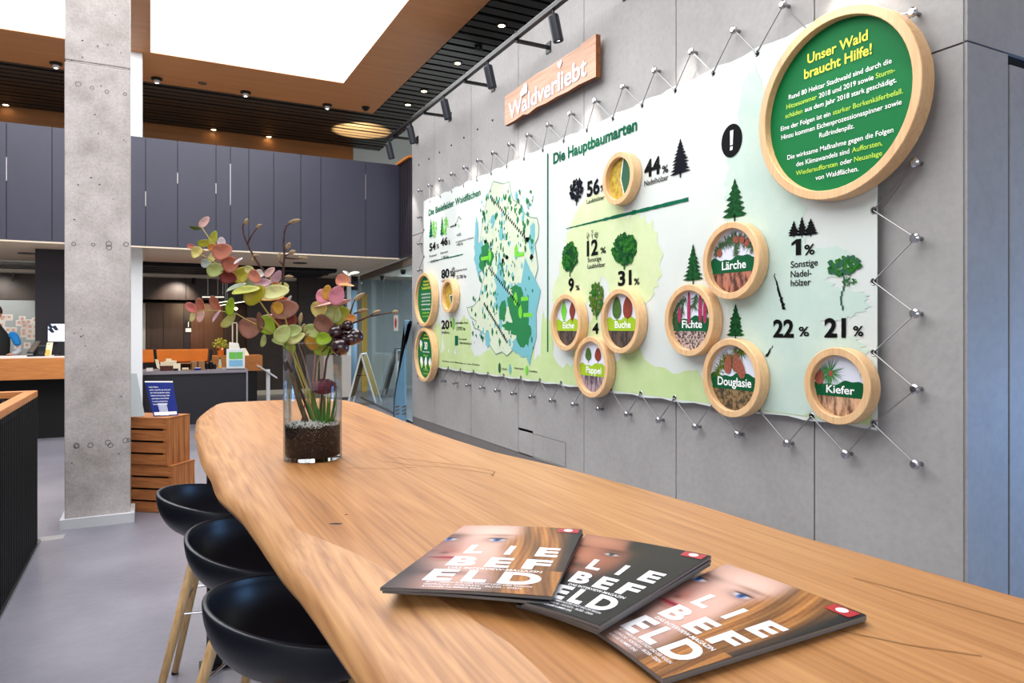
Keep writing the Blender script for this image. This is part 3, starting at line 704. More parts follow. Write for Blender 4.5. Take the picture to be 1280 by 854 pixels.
for (px,py,rx,ry) in ((600,322,.14,.22),(596,300,.05,.3),(625,358,.12,.3),(631,372,.14,.14),(666,300,.06,.2),(657,392,.28,.5),(662,378,.16,.3),(626,383,.05,.3),(652,432,.2,.1),(610,425,.08,.1),(617,275,.05,.08),(627,290,.06,.1),(664,383,.1,.3)):
    u0,v0 = bp(px,py); flat(m, blob(u0,v0,rx,ry,16,.35),.0055+.00005*len(m.f))
for k in range(90):
    px,py = R.uniform(600,668), R.uniform(240,435); u0,v0 = bp(px,py); r = R.uniform(.008,.035); flat(m, blob(u0,v0,r,r*1.4,6,.5),.0056)
tag(m.build('map_water','map_blue',bn),kind='stuff')
m = MB()
for (px,py,rx,ry) in ((607,315,.10,.14),(613,322,.09,.10),(604,330,.1,.08),(648,390,.22,.24),(654,400,.20,.2),(650,380,.12,.16),(658,418,.12,.14),(654,424,.12,.09),(629,388,.08,.12),(636,408,.14,.05),(645,362,.12,.04),(644,372,.06,.08)):
    u0,v0 = bp(px,py); flat(m, blob(u0,v0,rx,ry,14,.4),.0065+.00005*len(m.f))
for k in range(230):
    px,py = R.uniform(590,668), R.uniform(238,438)
    if px < 600 and py < 370: px += 10
    u0,v0 = bp(px,py); r = R.uniform(.006,.028); flat(m, blob(u0,v0,r,r*1.5,6,.5),.0066)
tag(m.build('map_woods','map_green',bn),kind='stuff')
m = MB()
for (a,b,n_) in (((614,246),(661,302),22),((612,335),(652,385),20),((606,380),(636,430),20)):
    p = bp(*a); q_ = bp(*b)
    for i in range(n_):
        f = i/n_; c = (p[0]+(q_[0]-p[0])*f, p[1]+(q_[1]-p[1])*f); flat(m,[(c[0]-.02,c[1]-.014),(c[0]+.004,c[1]-.02),(c[0]+.02,c[1]+.014),(c[0]-.004,c[1]+.02)],.0075)
for (px,py) in ((607,302),(629,326),(634,322),(665,322),(660,300)): u0,v0 = bp(px,py); flat(m,blob(u0,v0,.04,.03,6,.4),.0075)
tag(m.build('map_route','ink_black',bn),kind='stuff')
m = MB()
for (px,py) in ((613,320),(646,314),(645,374),(651,390)):
    u0,v0 = bp(px,py); flat(m,blob(u0,v0,.045,.07,10,.15),.0075)
for (a,b,py) in ((602,611,324),(647,656,319),(652,661,374),(655,666,394)):
    u0,v0 = bp(a,py); u1,_ = bp(b,py); flat(m,[(u0,v0-.022),(u1,v0-.022),(u1,v0+.022),(u0,v0+.022)],.0076)
u0,v0 = bp(659,463); flat(m,blob(u0,v0,.03,.05,10,.1),.0075)
tag(m.build('map_markers','leaf_bright',bn),kind='stuff')
m = MB(); u0,v0 = bp(625,460); flat(m,blob(u0,v0,.03,.06,10,.1),.0075); m.build('map_legend_green','ink_dkgreen',bn)
m = MB(); u0,v0 = bp(638,461); flat(m,blob(u0,v0,.03,.06,10,.1),.0075); m.build('map_legend_blue','map_blue',bn)
# grommets
gy_t = [2.985+.408*k for k in range(17)]; gy_b = [2.962+.418*k for k in range(17)]; gz_r = [.969+.394*k for k in range(6)]
gr0 = None
def grommet(y_, z_):
    global gr0
    if gr0 is None:
        mb = MB(); T0 = Matrix.Rotation(-PI/2,4,'Y')
        mb.lathe([(.014,0),(.018,.003),(.022,.0)],n=12,T=Matrix.Translation((XB-.001,y_,z_)) @ T0); gr0 = mb.build('grommet','steel',bn,loc=(XB-.001,y_,z_)); return
    c = gr0.copy(); C.objects.link(c); c.location = Vector((XB-.001,y_,z_))-bn.location
gy_t = [g for g in gy_t if g < 9.75]; gy_b = [g for g in gy_b if g < 9.75]
for g in gy_t: grommet(g, BT-.03)
for g in gy_b: grommet(g, .965)
for z in gz_r[:4]: grommet(2.55, z)
for z in gz_r: grommet(9.76, z)

# standoffs on the wall and lacing cable
st = thing('wall_standoff','','standoff',(0,0,0),'steel standoffs around the banner')
T0 = Matrix.Rotation(-PI/2,4,'Y')
MB().lathe([(.012,0),(.010,.035),(.014,.045)],n=12,T=T0).build('post','steel',st)
MB().lathe([(.020,.042),(.026,.050),(.026,.064),(.016,.072),(.001,.072)],n=14,T=T0).build('cap','chrome',st)
XH = XW-.05
first = [True]
def standoff(y_, z_, lb):
    o = st if first[0] else copy_tree(st); first[0] = False; o.location = (XW,y_,z_); o['label'] = lb
ht = [2.327]+[3.18+.425*k for k in range(17)]
zt_ = [3.161]+[3.55]*17
for y_, z_ in zip(ht, zt_):
    if y_ < 10.2: standoff(y_, z_, 'small steel standoff in the row above the banner' if z_ > 3.3 else 'small steel standoff at the upper right of the large green disc')
hb = [2.73+.42*k for k in range(17)]
for y_ in hb:
    if y_ < 10: standoff(y_, .77, 'small steel standoff in the row below the banner')
hr = [.783+.396*k for k in range(5)]
for z_ in hr: standoff(2.314, z_, 'small steel standoff in the column right of the banner')
for z_ in [.783+.396*k for k in range(7)]: standoff(10.0, z_, 'small steel standoff in the column left of the banner')
def cable(pts, lb):
    mb = MB()
    for a, b in zip(pts, pts[1:]): mb.tube([a,b],.0035,6,cap=False)
    tag(mb.build('lacing_cable','cable',loc=pts[0]),lb,'cable','cables lacing the banner')
pts = [(XH,2.327,3.161),(XB-.006,2.56,BT-.03)]
for k in range(16):
    pts.append((XH,ht[k+1],3.55)); 
    if k < len(gy_t): pts.append((XB-.006,gy_t[min(k+1,len(gy_t)-1)],BT-.03))
cable([(XH,3.18,3.55)]+[(XB-.006,2.985,BT-.03)]+pts[2:], 'thin steel cable zigzagging along the top edge of the banner')
cable([(XB-.006,2.985,BT-.03),(XH,2.327,3.161),(XH,2.45,3.05)], 'thin steel cable tie above the large green disc')
pts = [(XB-.006,2.55,.969)]
for k in range(16):
    pts.append((XH,hb[k],.77))
    if k < len(gy_b): pts.append((XB-.006,gy_b[k],.965))
cable(pts,'thin steel cable zigzagging along the bottom edge of the banner')
pts = [(XH,2.314,hr[0])]
for k in range(4): pts += [(XB-.006,2.55,gz_r[k]),(XH,2.314,hr[k+1])]
pts += [(XB-.006,2.55,2.15)]
cable(pts[:-1]+[(XB,2.50,2.15)],'thin steel cable zigzagging along the right edge of the banner')
pts = []
for k in range(6): pts += [(XH,10.0,.783+.396*k),(XB-.006,9.76,gz_r[k])]
cable(pts,'thin steel cable zigzagging along the left edge of the banner')
sc0 = None
for k in range(10):
    y_ = 6.25+.43*k
    if 5.2 < y_ < 7.1 and False: continue
    if sc0 is None: sc0 = MB().lathe([(.012,0),(.012,.01),(.001,.012)],n=10,T=Matrix.Translation((XW,0,0)) @ T0).build('wall_bolt','black_metal',wr,loc=(XW,0,0))
    o = sc0 if k == 0 else sc0.copy()
    if k: C.objects.link(o)
    o.location = Vector((XW,7.546-.43+.43*k if k else 7.12,3.97))-wr.location

# wooden lettered board
sgn = thing('wooden_sign','long live-edge wooden board with pale raised Waldverliebt lettering high on the wall','sign',(3.55,6.12,3.75))
bot = [(7.03,3.76),(6.8,3.755),(6.6,3.77),(6.5,3.745),(6.3,3.765),(6.1,3.75),(5.9,3.755),(5.7,3.745),(5.5,3.75),(5.22,3.735)]
top = [(5.22,4.115),(5.45,4.11),(5.48,4.095),(5.75,4.10),(6.1,4.098),(6.3,4.11),(6.6,4.10),(6.8,4.09),(7.03,4.085)]
poly = [(3.52,a,b) for a,b in bot+top]
mb = MB(); n = len(poly)
mb.prism(poly,(.05,0,0)); mb.mi = [0 if i < 2 else 1 for i in range(len(mb.f))]
mb.build('board',['sign_wood','edge_bark'],sgn)
mb = MB(); fS = lambda u, v: (3.514,-u,v)
text_on(mb,'Waldverliebt',fS,-6.93,-5.36,3.80,.17,.022)
mb.build('lettering','waldsign_white',sgn)
mb = MB(); 
for k in range(16): 
    u0 = -6.555+R.uniform(-.06,.06); v0 = 4.02+R.uniform(-.03,.035); mb.add([(3.512-.0003*k,-a,b) for a,b in blob(u0,v0,.04,.03,8,.3)],[tuple(range(8))])
hx = -5.83; mb.add([(3.512,-(hx+.045*16*math.sin(t)**3/16),4.05+.045*(13*math.cos(t)-5*math.cos(2*t)-2*math.cos(3*t))/16) for t in [k*PI/10 for k in range(20)]],[tuple(range(20))])
mb.build('tree_and_heart','waldsign_white',sgn)
B((3.57,5.5,3.85),(XW,5.6,4.0)).build('bracket','black_metal',sgn); B((3.57,6.7,3.85),(XW,6.8,4.0)).build('bracket','black_metal',sgn)

# round frames: lathe ring along -X
def round_frame(name, label, y_, z_, r, depth, face, rw=.045, group='round wooden frames on the banner'):
    x1 = XB-.008
    t = thing(name, label, 'picture' if face else 'sign', (x1,y_,z_), group)
    T1 = Matrix.Translation((x1,y_,z_)) @ Matrix.Rotation(-PI/2,4,'Y')
    MB().lathe([(r-rw,0),(r,0),(r,depth-.004),(r-.004,depth),(r-rw+.003,depth),(r-rw,depth-.003),(r-rw,.001)],n=64,T=T1).build('frame','beech',t)
    xf = x1-depth*.45
    mb = MB(); mb.lathe([(r-rw,0),(r-rw,.004)],n=48,T=Matrix.Translation((xf,y_,z_)) @ Matrix.Rotation(-PI/2,4,'Y'))
    dd = mb.build('disc',face,t)
    return dd, xf-.0055, r-rw
def clipped_band(r, z0, z1, n=24, wob=0):
    # horizontal band inside a circle, as quads
    out = []
    us = np.linspace(-r*.998, r*.998, n)
    for a, b in zip(us, us[1:]):
        ra, rb = math.sqrt(max(0,r*r-a*a)), math.sqrt(max(0,r*r-b*b))
        ta = z1+wob*(math.sin(a*23)+.5*math.sin(a*61)+2.2*a); tb = z1+wob*(math.sin(b*23)+.5*math.sin(b*61)+2.2*b)
        la, lb_ = max(-ra, z0), max(-rb, z0); ua, ub = min(ra, ta), min(rb, tb)
        if ua > la or ub > lb_: out.append([(a,min(la,ua)),(b,min(lb_,ub)),(b,max(ub,min(lb_,ub))),(a,max(ua,min(la,ua)))])
    return out
def place(mb, polys, xf, y_, z_, w_=0, m=0):
    for p in polys: mb.add([(xf-w_, y_-u, z_+v) for u, v in p],[tuple(range(len(p)))],m)
def in_circle(p, r): 
    k = math.hypot(*p); return p if k < r else (p[0]*r/k, p[1]*r/k)
def needles(mb, xf, y_, z_, c, L_, n, r, w_, spread=PI, a0=0, wd=.004):
    for k in range(n):
        a = a0+R.uniform(-spread,spread); l = L_*R.uniform(.6,1); p0_ = in_circle(c,r); e = in_circle((c[0]+l*math.cos(a), c[1]+l*math.sin(a)),r)
        nx, ny = -math.sin(a)*wd, math.cos(a)*wd
        place(mb,[[ (p0_[0]-nx,p0_[1]-ny),e,(p0_[0]+nx,p0_[1]+ny)]],xf,y_,z_,w_+.00002*k)
def leafshape(cx, cy, l, w_, lobes=0):
    n = 22; out = []
    for k in range(n):
        t = 2*PI*k/n; rr = 1+(.22*math.cos(lobes*t) if lobes else 0)
        out.append((cx+w_*math.sin(t)*rr*(1-.25*math.cos(t)), cy+l*math.cos(t)))
    return out
def species(name, txt, y_, z_, r, band, bark, kind, txtw=.62):
    lab = 'round wooden frame reading '+txt+', '+{'oak':'with a green and a red lobed leaf','beech':'with a green and a rust oval leaf','poplar':'with two small pointed leaves, lowest of its three','larch':'with a twig of dark cones','spruce':'with long magenta flower cones','douglas':'with reddish cones over mossy bark','pine':'with a burst of green needles at the banner corner'}[kind]
    t, xf, ri = round_frame('wall_picture', lab, y_, z_, r, .085, 'photo_white')
    mb = MB(); place(mb, clipped_band(ri,-ri,-.30*ri), xf, y_, z_, 0); mb.build('bark_photo', bark, t)
    mb = MB(); place(mb, clipped_band(ri,-.36*ri,.10*ri,wob=.012), xf, y_, z_, .001); mb.build('name_band', band, t)
    mb = MB(); text_on(mb, txt, lambda u,v:(xf-.0025,y_-u,z_+v), -ri*txtw*.82, ri*txtw*.82, -.25*ri, .25*ri, .018); mb.build('name_lettering','txt_white',t)
    zt0 = .1*ri
    if kind in ('oak','beech','poplar'):
        lb = {'oak':4,'beech':0,'poplar':0}[kind]; l = {'oak':.115,'beech':.115,'poplar':.07}[kind]; ww = {'oak':.042,'beech':.062,'poplar':.048}[kind]
        for cx, mm in ((-.37*ri,'leaf_green' if kind!='oak' else 'leaf_bright'),(.30*ri,'leaf_red')):
            q2 = MB(); place(q2,[leafshape(cx,.50*ri,l*.82,ww,lb)],xf,y_,z_,.0022); place(q2,[[(cx-.004,.5*ri-l*.82-.02),(cx+.004,.5*ri-l*.82-.02),(cx+.004,.5*ri-l*.82+.01),(cx-.004,.5*ri-l*.82+.01)]],xf,y_,z_,.0016); q2.build('leaf_photo',mm,t)
    if kind == 'larch':
        q2 = MB()
        for k in range(16):
            f = k/15; c = (-.75*ri+1.5*ri*f, .35*ri+.35*ri*math.sin(PI*f)); needles(q2,xf,y_,z_,c,.07,18,ri*.98,.001)
        for k in range(6): needles(q2,xf,y_,z_,(.1*ri,.55*ri-k*.06*ri*1.2),.05,10,ri*.98,.001)
        q2.build('needle_photo','needle',t)
        q2 = MB()
        for c in ((.1,.66),(.36,.62),(.55,.52),(-.62,.3)): place(q2,[blob(c[0]*ri,c[1]*ri,.028,.028,10,.15)],xf,y_,z_,.0025)
        q2.build('cone_photo','cone_brown',t)
    if kind == 'spruce':
        q2 = MB()
        for (cx,cy,a) in ((-.3,.75,3.6),(-.45,.45,4.2),(-.7,.2,4.5),(.45,.8,-.8),(.75,.55,-1.2),(.2,.85,4.4),(-.75,.5,4.0)): 
            for j in range(5): needles(q2,xf,y_,z_,(cx*ri+j*.02*math.cos(a),cy*ri+j*.02*math.sin(a)),.08,10,ri*.98,.001,1.2,a)
        q2.build('needle_photo','needle',t)
        q2 = MB()
        for (cx,cy,l) in ((-.15,.42,.13),(.40,.45,.12),(.62,.35,.10),(-.62,.2,.06)): place(q2,[[in_circle(p,ri*.98) for p in leafshape(cx*ri,cy*ri,l,.018)]],xf,y_,z_,.0025)
        q2.build('cone_photo','cone_pink',t)
    if kind == 'douglas':
        q2 = MB()
        for (cx,cy) in ((-.6,.3),(-.4,.5),(-.2,.6),(.1,.75),(.3,.8),(-.7,.15),(-.1,.4)): needles(q2,xf,y_,z_,(cx*ri,cy*ri),.09,26,ri*.98,.001)
        q2.build('needle_photo','tree_olive',t)
        q2 = MB()
        for kk,(cx,cy,a) in enumerate(((-.25,.42,.1),(.1,.48,-.1),(.28,.30,-.35))): place(q2,[[(p[0]+a*.1*(p[1]-cy*ri)/.1*.6,p[1]) for p in leafshape(cx*ri,cy*ri,.068,.034)]],xf,y_,z_,.0035+.0006*kk)
        q2.build('cone_photo','cone_brown',t)
    if kind == 'pine':
        q2 = MB(); needles(q2,xf,y_,z_,(-.38*ri,.42*ri),.12,80,ri*.98,.001,wd=.003); needles(q2,xf,y_,z_,(-.75*ri,.3*ri),.08,30,ri*.98,.001,wd=.003); needles(q2,xf,y_,z_,(.75*ri,.6*ri),.07,10,ri*.98,.001,.5,-1.2,wd=.003)
        q2.build('needle_photo','needle_bright',t)
        q2 = MB(); place(q2,[blob(-.36*ri,.38*ri,.02,.02,8,.3),blob(-.8*ri,.2*ri,.03,.04,8,.3)],xf,y_,z_,.003); q2.build('bud_photo','cone_brown',t)
species('eiche','Eiche',5.668,1.552,.268,'band_lime','bark_dark','oak',.55)
species('buche','Buche',4.809,1.557,.272,'band_lime','bark_dark','beech',.6)
species('pappel','Pappel',5.244,1.151,.272,'band_lime','bark_violet','poplar',.65)
species('fichte','Fichte',3.963,1.555,.262,'band_green','bark_speckle','spruce',.6)
species('laerche','Lärche',3.549,1.954,.262,'band_green','bark_red','larch',.62)
species('douglasie','Douglasie',3.546,1.162,.266,'band_green','bark_moss','douglas',.85)
species('kiefer','Kiefer',2.723,1.168,.220,'band_green','bark_tan','pine',.65)
# pie chart frames
def pie(y_, z_, r, label, col1, col2, a0, a1):
    t, xf, ri = round_frame('pie_chart', label, y_, z_, r, .085, col1)
    q2 = MB(); n = 20; pts = [(0,0)]+[(ri*.99*math.cos(a0+(a1-a0)*k/n), ri*.99*math.sin(a0+(a1-a0)*k/n)) for k in range(n+1)]
    for k in range(1,n+1): place(q2,[[pts[0],pts[k],pts[k+1]]],xf,y_,z_,.004)
    q2.build('chart_segment',col2,t)
    q2 = MB()
    for a in (a0,a1): 
        nx,ny = -math.sin(a)*.005, math.cos(a)*.005; place(q2,[[(-nx,-ny),(ri*math.cos(a)-nx,ri*math.sin(a)-ny),(ri*math.cos(a)+nx,ri*math.sin(a)+ny),(nx,ny)]],xf,y_,z_,.005)
    q2.build('segment_gap','txt_white',t)
pie(4.832,2.751,.219,'round wooden frame with yellow wood slice and dark green pie segment beside 56 and 44','endgrain_yellow','ink_dkgreen',-1.25,1.35)
pie(8.63,1.923,.225,'smaller round wooden frame with yellow slice and thin green segment beside the 80','endgrain_yellow','ink_dkgreen',-1.1,.1)
# green text discs
t, xf, ri = round_frame('round_text_sign','huge round wooden framed green sign headed Unser Wald braucht Hilfe',2.743,2.775,.537,.10,'disc_green',.052)
def disc_lines(t, xf, y_, z_, lines, sc, tilt=0):
    mats = {'y':MB(),'w':MB(),'l':MB()}
    for (v, cap, parts, bold) in lines:
        full = ''.join(p for _, p in parts); vv, _ = text_mesh(full,bold); W = max(p[0] for p in vv)-min(p[0] for p in vv)
        sy = cap/CAP; sx = sy*sc; x = -W*sx/2
        pre = ''
        for c, p in parts:
            v1, f1 = text_mesh(p.strip() or '.',bold); 
            if pre: 
                # start of this part = width of prefix plus a marker, measured on full prefix
                va,_ = text_mesh(pre+'|',bold); vb,_ = text_mesh('|',bold)
                x0 = (max(q[0] for q in va)-min(q[0] for q in va)-(max(q[0] for q in vb)-min(q[0] for q in vb)))*sx
            else: x0 = 0
            mn = min(q[0] for q in v1)
            mats[c].add([(xf-.002, y_-(x+x0+(q[0]-mn)*sx), z_+v+q[1]*sy) for q in v1], f1)
            pre += p
    for c, nm, mm in (('y','heading_lettering','txt_yellow'),('w','body_lettering','txt_white'),('l','highlight_lettering','txt_lime')):
        if mats[c].v: tag(mats[c].build(nm,mm,t),kind='stuff')
c_ = .0278
disc_lines(t, xf, 2.743, 2.775, [
 (.310,.056,[('y','Unser Wald')],.02),(.225,.056,[('y','braucht Hilfe!')],.02),
 (.135,c_,[('w','Rund 80 Hektar Stadtwald sind durch die')],.006),(.080,c_,[('l','Hitzesommer '),('w','2018 und 2019 sowie '),('l','Sturm-')],.006),(.025,c_,[('l','schäden '),('w','aus dem Jahr 2018 stark geschädigt.')],.006),
 (-.045,c_,[('w','Eine der Folgen ist ein '),('l','starker Borkenkäferbefall.')],.006),(-.100,c_,[('w','Hinzu kommen Eichenprozessionsspinner sowie')],.006),(-.155,c_,[('w','Rußrindenpilz.')],.006),
 (-.235,c_,[('w','Die wirksame Maßnahme gegen die Folgen')],.006),(-.290,c_,[('w','des Klimawandels sind '),('l','Aufforsten,')],.006),(-.345,c_,[('l','Wiederaufforsten '),('w','oder '),('l','Neuanlage')],.006),(-.400,c_,[('w','von Waldflächen.')],.006)],1.0)
t, xf, ri = round_frame('round_text_sign','round wooden framed green text sign at the banner left end, upper of two',9.533,1.906,.385,.09,'disc_green',.045)
c_ = .026
disc_lines(t, xf, 9.533, 1.906, [(.25,.03,[('y','Was unseren')],.02),(.20,.03,[('y','Wald bedroht:')],.02),(.15,.034,[('y','Trockenheit, Käfer')],.02),
 (.07,c_,[('w','Der Stadtwald leidet unter')],.01),(.02,c_,[('w','den heißen Sommern und')],.01),(-.03,c_,[('w','wird Schritt für Schritt zu')],.01),(-.08,c_,[('w','einem Mischwald umgebaut.')],.01),(-.15,c_,[('w','Viele Arten helfen dabei')],.01),(-.20,c_,[('l','und bleiben erhalten,')],.01),(-.25,c_,[('l','wenn alle mitwirken.')],.01)],.9)
t, xf, ri = round_frame('round_text_sign','round wooden framed green sign with 30 and three pale leaf marks, lower of two',9.533,1.115,.385,.09,'disc_green',.045)
disc_lines(t, xf, 9.533, 1.115, [(.27,.026,[('y','Vom Wald')],.02),(.225,.026,[('y','genutzt werden')],.02),(.08,.10,[('w',' 30')],.03),(.03,.026,[('w','Prozent des Waldes')],.01),(-.02,.026,[('l','bleiben stehen')],.01),(-.23,.03,[('l','1%  9%  2%')],.02),(-.28,.022,[('l','Arten Holz Rinde')],.01)],.9)
mb = MB()
for (cx,cy) in ((-.2,.13),(-.18,-.12),(0,-.12),(.17,-.11)): place(mb,[blob(cx,cy,.05,.085,9,.35)],xf,9.533,1.115,.003)
mb.build('leaf_marks','txt_white',t)
mb = MB()
for (cx,cy) in ((-.19,.09),(-.17,-.16),(.01,-.17),(.18,-.16)): place(mb,[blob(cx,cy,.03,.035,8,.3)],xf,9.533,1.115,.004)
mb.build('leaf_tips','txt_lime',t)

# ================================================================== TABLE
TZ = 1.10
tb = thing('live_edge_table','long high table with thick live-edge oak top on black steel legs','table',(.62,2.3,0))
bev = [(-1.5,.42),(-.5,.42),(.3,.41),(.8,.40),(1.0,.375),(1.143,.345),(1.25,.325),(1.338,.295),(1.436,.255),(1.55,.258),(1.804,.268),(2.0,.264),(2.193,.256),(2.649,.228),(3.1,.238),(3.5,.262),(3.8,.282),(3.93,.30),(4.02,.335),(4.07,.375)]
out = [(-1.5,.26),(-.5,.255),(.3,.245),(.883,.231),(.941,.230),(1.235,.219),(1.34,.209),(1.503,.197),(1.753,.190),(2.037,.157),(2.586,.148),(3.161,.160),(3.45,.178),(3.733,.195),(3.9,.225),(4.0,.27),(4.07,.36)]
rgt = [(-1.5,1.22),(.3,1.17),(.581,1.153),(.745,1.14),(.957,1.119),(1.168,1.112),(1.45,1.085),(1.744,1.052),(2.041,.995),(2.546,.962),(2.9,.972),(3.257,.988),(3.6,.985),(3.797,.973),(4.0,.93)]
def interp(tab, y_): return float(np.interp(y_, [p[0] for p in tab], [p[1] for p in tab]))
mb = MB(); st_y = list(np.linspace(-1.5,3.9,100))+[3.95,4.0,4.03,4.06]; rows = []
for y_ in st_y:
    wv = .003*math.sin(y_*9)+.002*math.sin(y_*17+1)
    xo = interp(out,y_)+wv*.6; xb = interp(bev,y_)+wv*1.2; xr = interp(rgt,y_)+.004*math.sin(y_*5.3)
    f = max(0,(y_-3.86)/.2); xr -= .05*f*f
    drop = (xb-xo)
    rows.append([(xo+.05,y_,TZ-.085),(xo+.008,y_,TZ-.068),(xo,y_,TZ-.05),(xo+drop*.30,y_,TZ-.033),(xo+drop*.68,y_,TZ-.013),(xb,y_,TZ),]
      +[(xb+(xr-xb)*k/6,y_,TZ) for k in range(1,6)]+[(xr-.008,y_,TZ),(xr,y_,TZ-.012),(xr-.012,y_,TZ-.06),(xr-.04,y_,TZ-.085)])
n = len(rows[0]); vs_ = [p for r_ in rows for p in r_]; fs = []; mi = []
for i in range(len(rows)-1):
    for k in range(5,n):
        k2 = (k+1)%n; fs.append((i*n+k, i*n+k2, (i+1)*n+k2, (i+1)*n+k)[::-1]); mi.append(1 if 11 <= k <= 13 else 0)
fs.append(tuple(range(n))); mi.append(0); fs.append(tuple(range((len(rows)-1)*n,len(rows)*n))[::-1]); mi.append(1)
mb.v = vs_; mb.f = fs; mb.mi = mi
# end apron rounding
o = mb.build('tabletop',['oak_top','oak_sap'],tb)
le = MB(); le.v = [p for r_ in rows for p in r_[:6]]; le.f = [(i*6+k, i*6+k+1, (i+1)*6+k+1, (i+1)*6+k)[::-1] for i in range(len(rows)-1) for k in range(5)]; le.mi = [0]*len(le.f)
tag(le.build('live_edge','oak_sap',tb,smooth=True),'paler wavy live edge along the stool side')
mb = MB()
for (x,y_,l,w_,a) in ((.336,1.440,.014,.0055,-.5),(.372,1.50,.004,.003,0),(.245,2.02,.010,.003,.2),(.262,1.92,.004,.003,.2),(.262,1.76,.006,.004,.4)):
    if x < interp(bev,y_): continue
    mb.add([(x+l*math.cos(t)*math.cos(a)-w_*math.sin(t)*math.sin(a), y_+l*math.cos(t)*math.sin(a)+w_*math.sin(t)*math.cos(a), TZ+.0006) for t in [k*PI/6 for k in range(12)]],[tuple(range(12))])
mb.build('knot','knot',tb)
mb = MB()
for pts in ([(.62,2.05),(.68,1.95),(.75,1.88),(.80,1.80),(.83,1.74),(.82,1.71)],[(.66,2.1),(.74,1.98),(.82,1.86),(.85,1.76),(.82,1.71)],[(.50,2.0),(.60,1.93),(.68,1.92)],[(.79,.66),(.85,.56),(.90,.50)],[(1.00,.75),(1.03,.62),(1.05,.52)]):
    for i in range(len(pts)-1):
        a = Vector((*pts[i],0)); b = Vector((*pts[i+1],0)); n_ = (b-a).cross(Vector((0,0,1))).normalized()*.0022
        mb.add([(p.x,p.y,TZ+.0005) for p in (a-n_,b-n_,b+n_,a+n_)],[(0,1,2,3)])
mb.build('grain_crack','crack',tb)
for (y_) in (3.37,.1):
    for xx in (.25,.92): B((xx-.03,y_-.03,0),(xx+.03,y_+.03,TZ-.085)).build('leg','black_metal',tb)
    B((.19,y_-.04,0),(.98,y_+.04,.02)).build('foot_plate','black_metal',tb)
    B((.25,y_-.03,TZ-.13),(.92,y_+.03,TZ-.085)).build('cross_bar','black_metal',tb)

# ================================================================== STOOLS
def make_stool():
    t = thing('bar_stool','','stool',(0,0,0),'black shell bar stools along the table')
    n = 48; rings = []; m_ = 14
    for j in range(m_+1):
        f = j/m_; row = []
        for k in range(n):
            a = 2*PI*k/n; c = -math.cos(a)          # c = 1 at the back (-x)
            back = .5+.5*c
            rim = .765+.085*(back**1.2)
            rx = .235+.01*back; ry = .232
            rr = math.sin(f*PI/2)**.72
            zb = .672
            z = zb+(rim-zb)*(1-math.cos(f*PI/2))**1.15
            row.append((rr*rx*math.cos(a), rr*ry*math.sin(a), z))
        rings.append(row)
    mb = MB(); vs_ = [p for r_ in rings for p in r_]; fs = []
    for j in range(m_):
        for k in range(n): fs.append((j*n+k, j*n+(k+1)%n, (j+1)*n+(k+1)%n, (j+1)*n+k))
    mb.add(vs_, fs); o = mb.build('seat_shell','stool_black',t,smooth=True)
    sd = o.modifiers.new('thick','SOLIDIFY'); sd.thickness = .014; sd.offset = 1
    bv = o.modifiers.new('round','BEVEL'); bv.width = .004; bv.segments = 2; bv.limit_method = 'ANGLE'; bv.angle_limit = math.radians(50)
    MB().lathe([(.12,.640),(.13,.668),(.10,.674)],n=24).build('seat_mount','black_metal',t)
    for k in range(4):
        a = PI/4+k*PI/2; c, s_ = math.cos(a), math.sin(a)
        lg = MB().tube([(.13*c,.13*s_,.655),(.335*c,.335*s_,0)],[.019,.013],12); lo = lg.build('leg','leg_wood',t,smooth=True); MB().tube([(.333*c,.333*s_,.012),(.335*c,.335*s_,0)],.0145,12).build('foot_cap','black_metal',lo,loc=(0,0,0))
    fr = MB(); q_ = lambda z: .13+(.335-.13)*(1-z/.655)
    for k in range(4):
        a = PI/4+k*PI/2; b = a+PI/2; z = .40; fr.tube([(q_(z)*math.cos(a),q_(z)*math.sin(a),z),(q_(z)*math.cos(b),q_(z)*math.sin(b),z)],.005,8)
    fr.build('footrest','chrome',t)
    return t
s0 = make_stool()
for i,(x,y_,a,lb) in enumerate(((.365,1.80,-8,'black bowl-seated stool nearest the camera, tucked under the table'),(.345,2.40,-35,'black bowl-seated stool in the middle of the three'),(.275,3.10,-12,'black bowl-seated stool farthest from the camera, beside the wooden crates'))):
    o = s0 if i == 0 else copy_tree(s0); o.location = (x,y_,0); o.rotation_euler = (0,0,math.radians(a)); o['label'] = lb

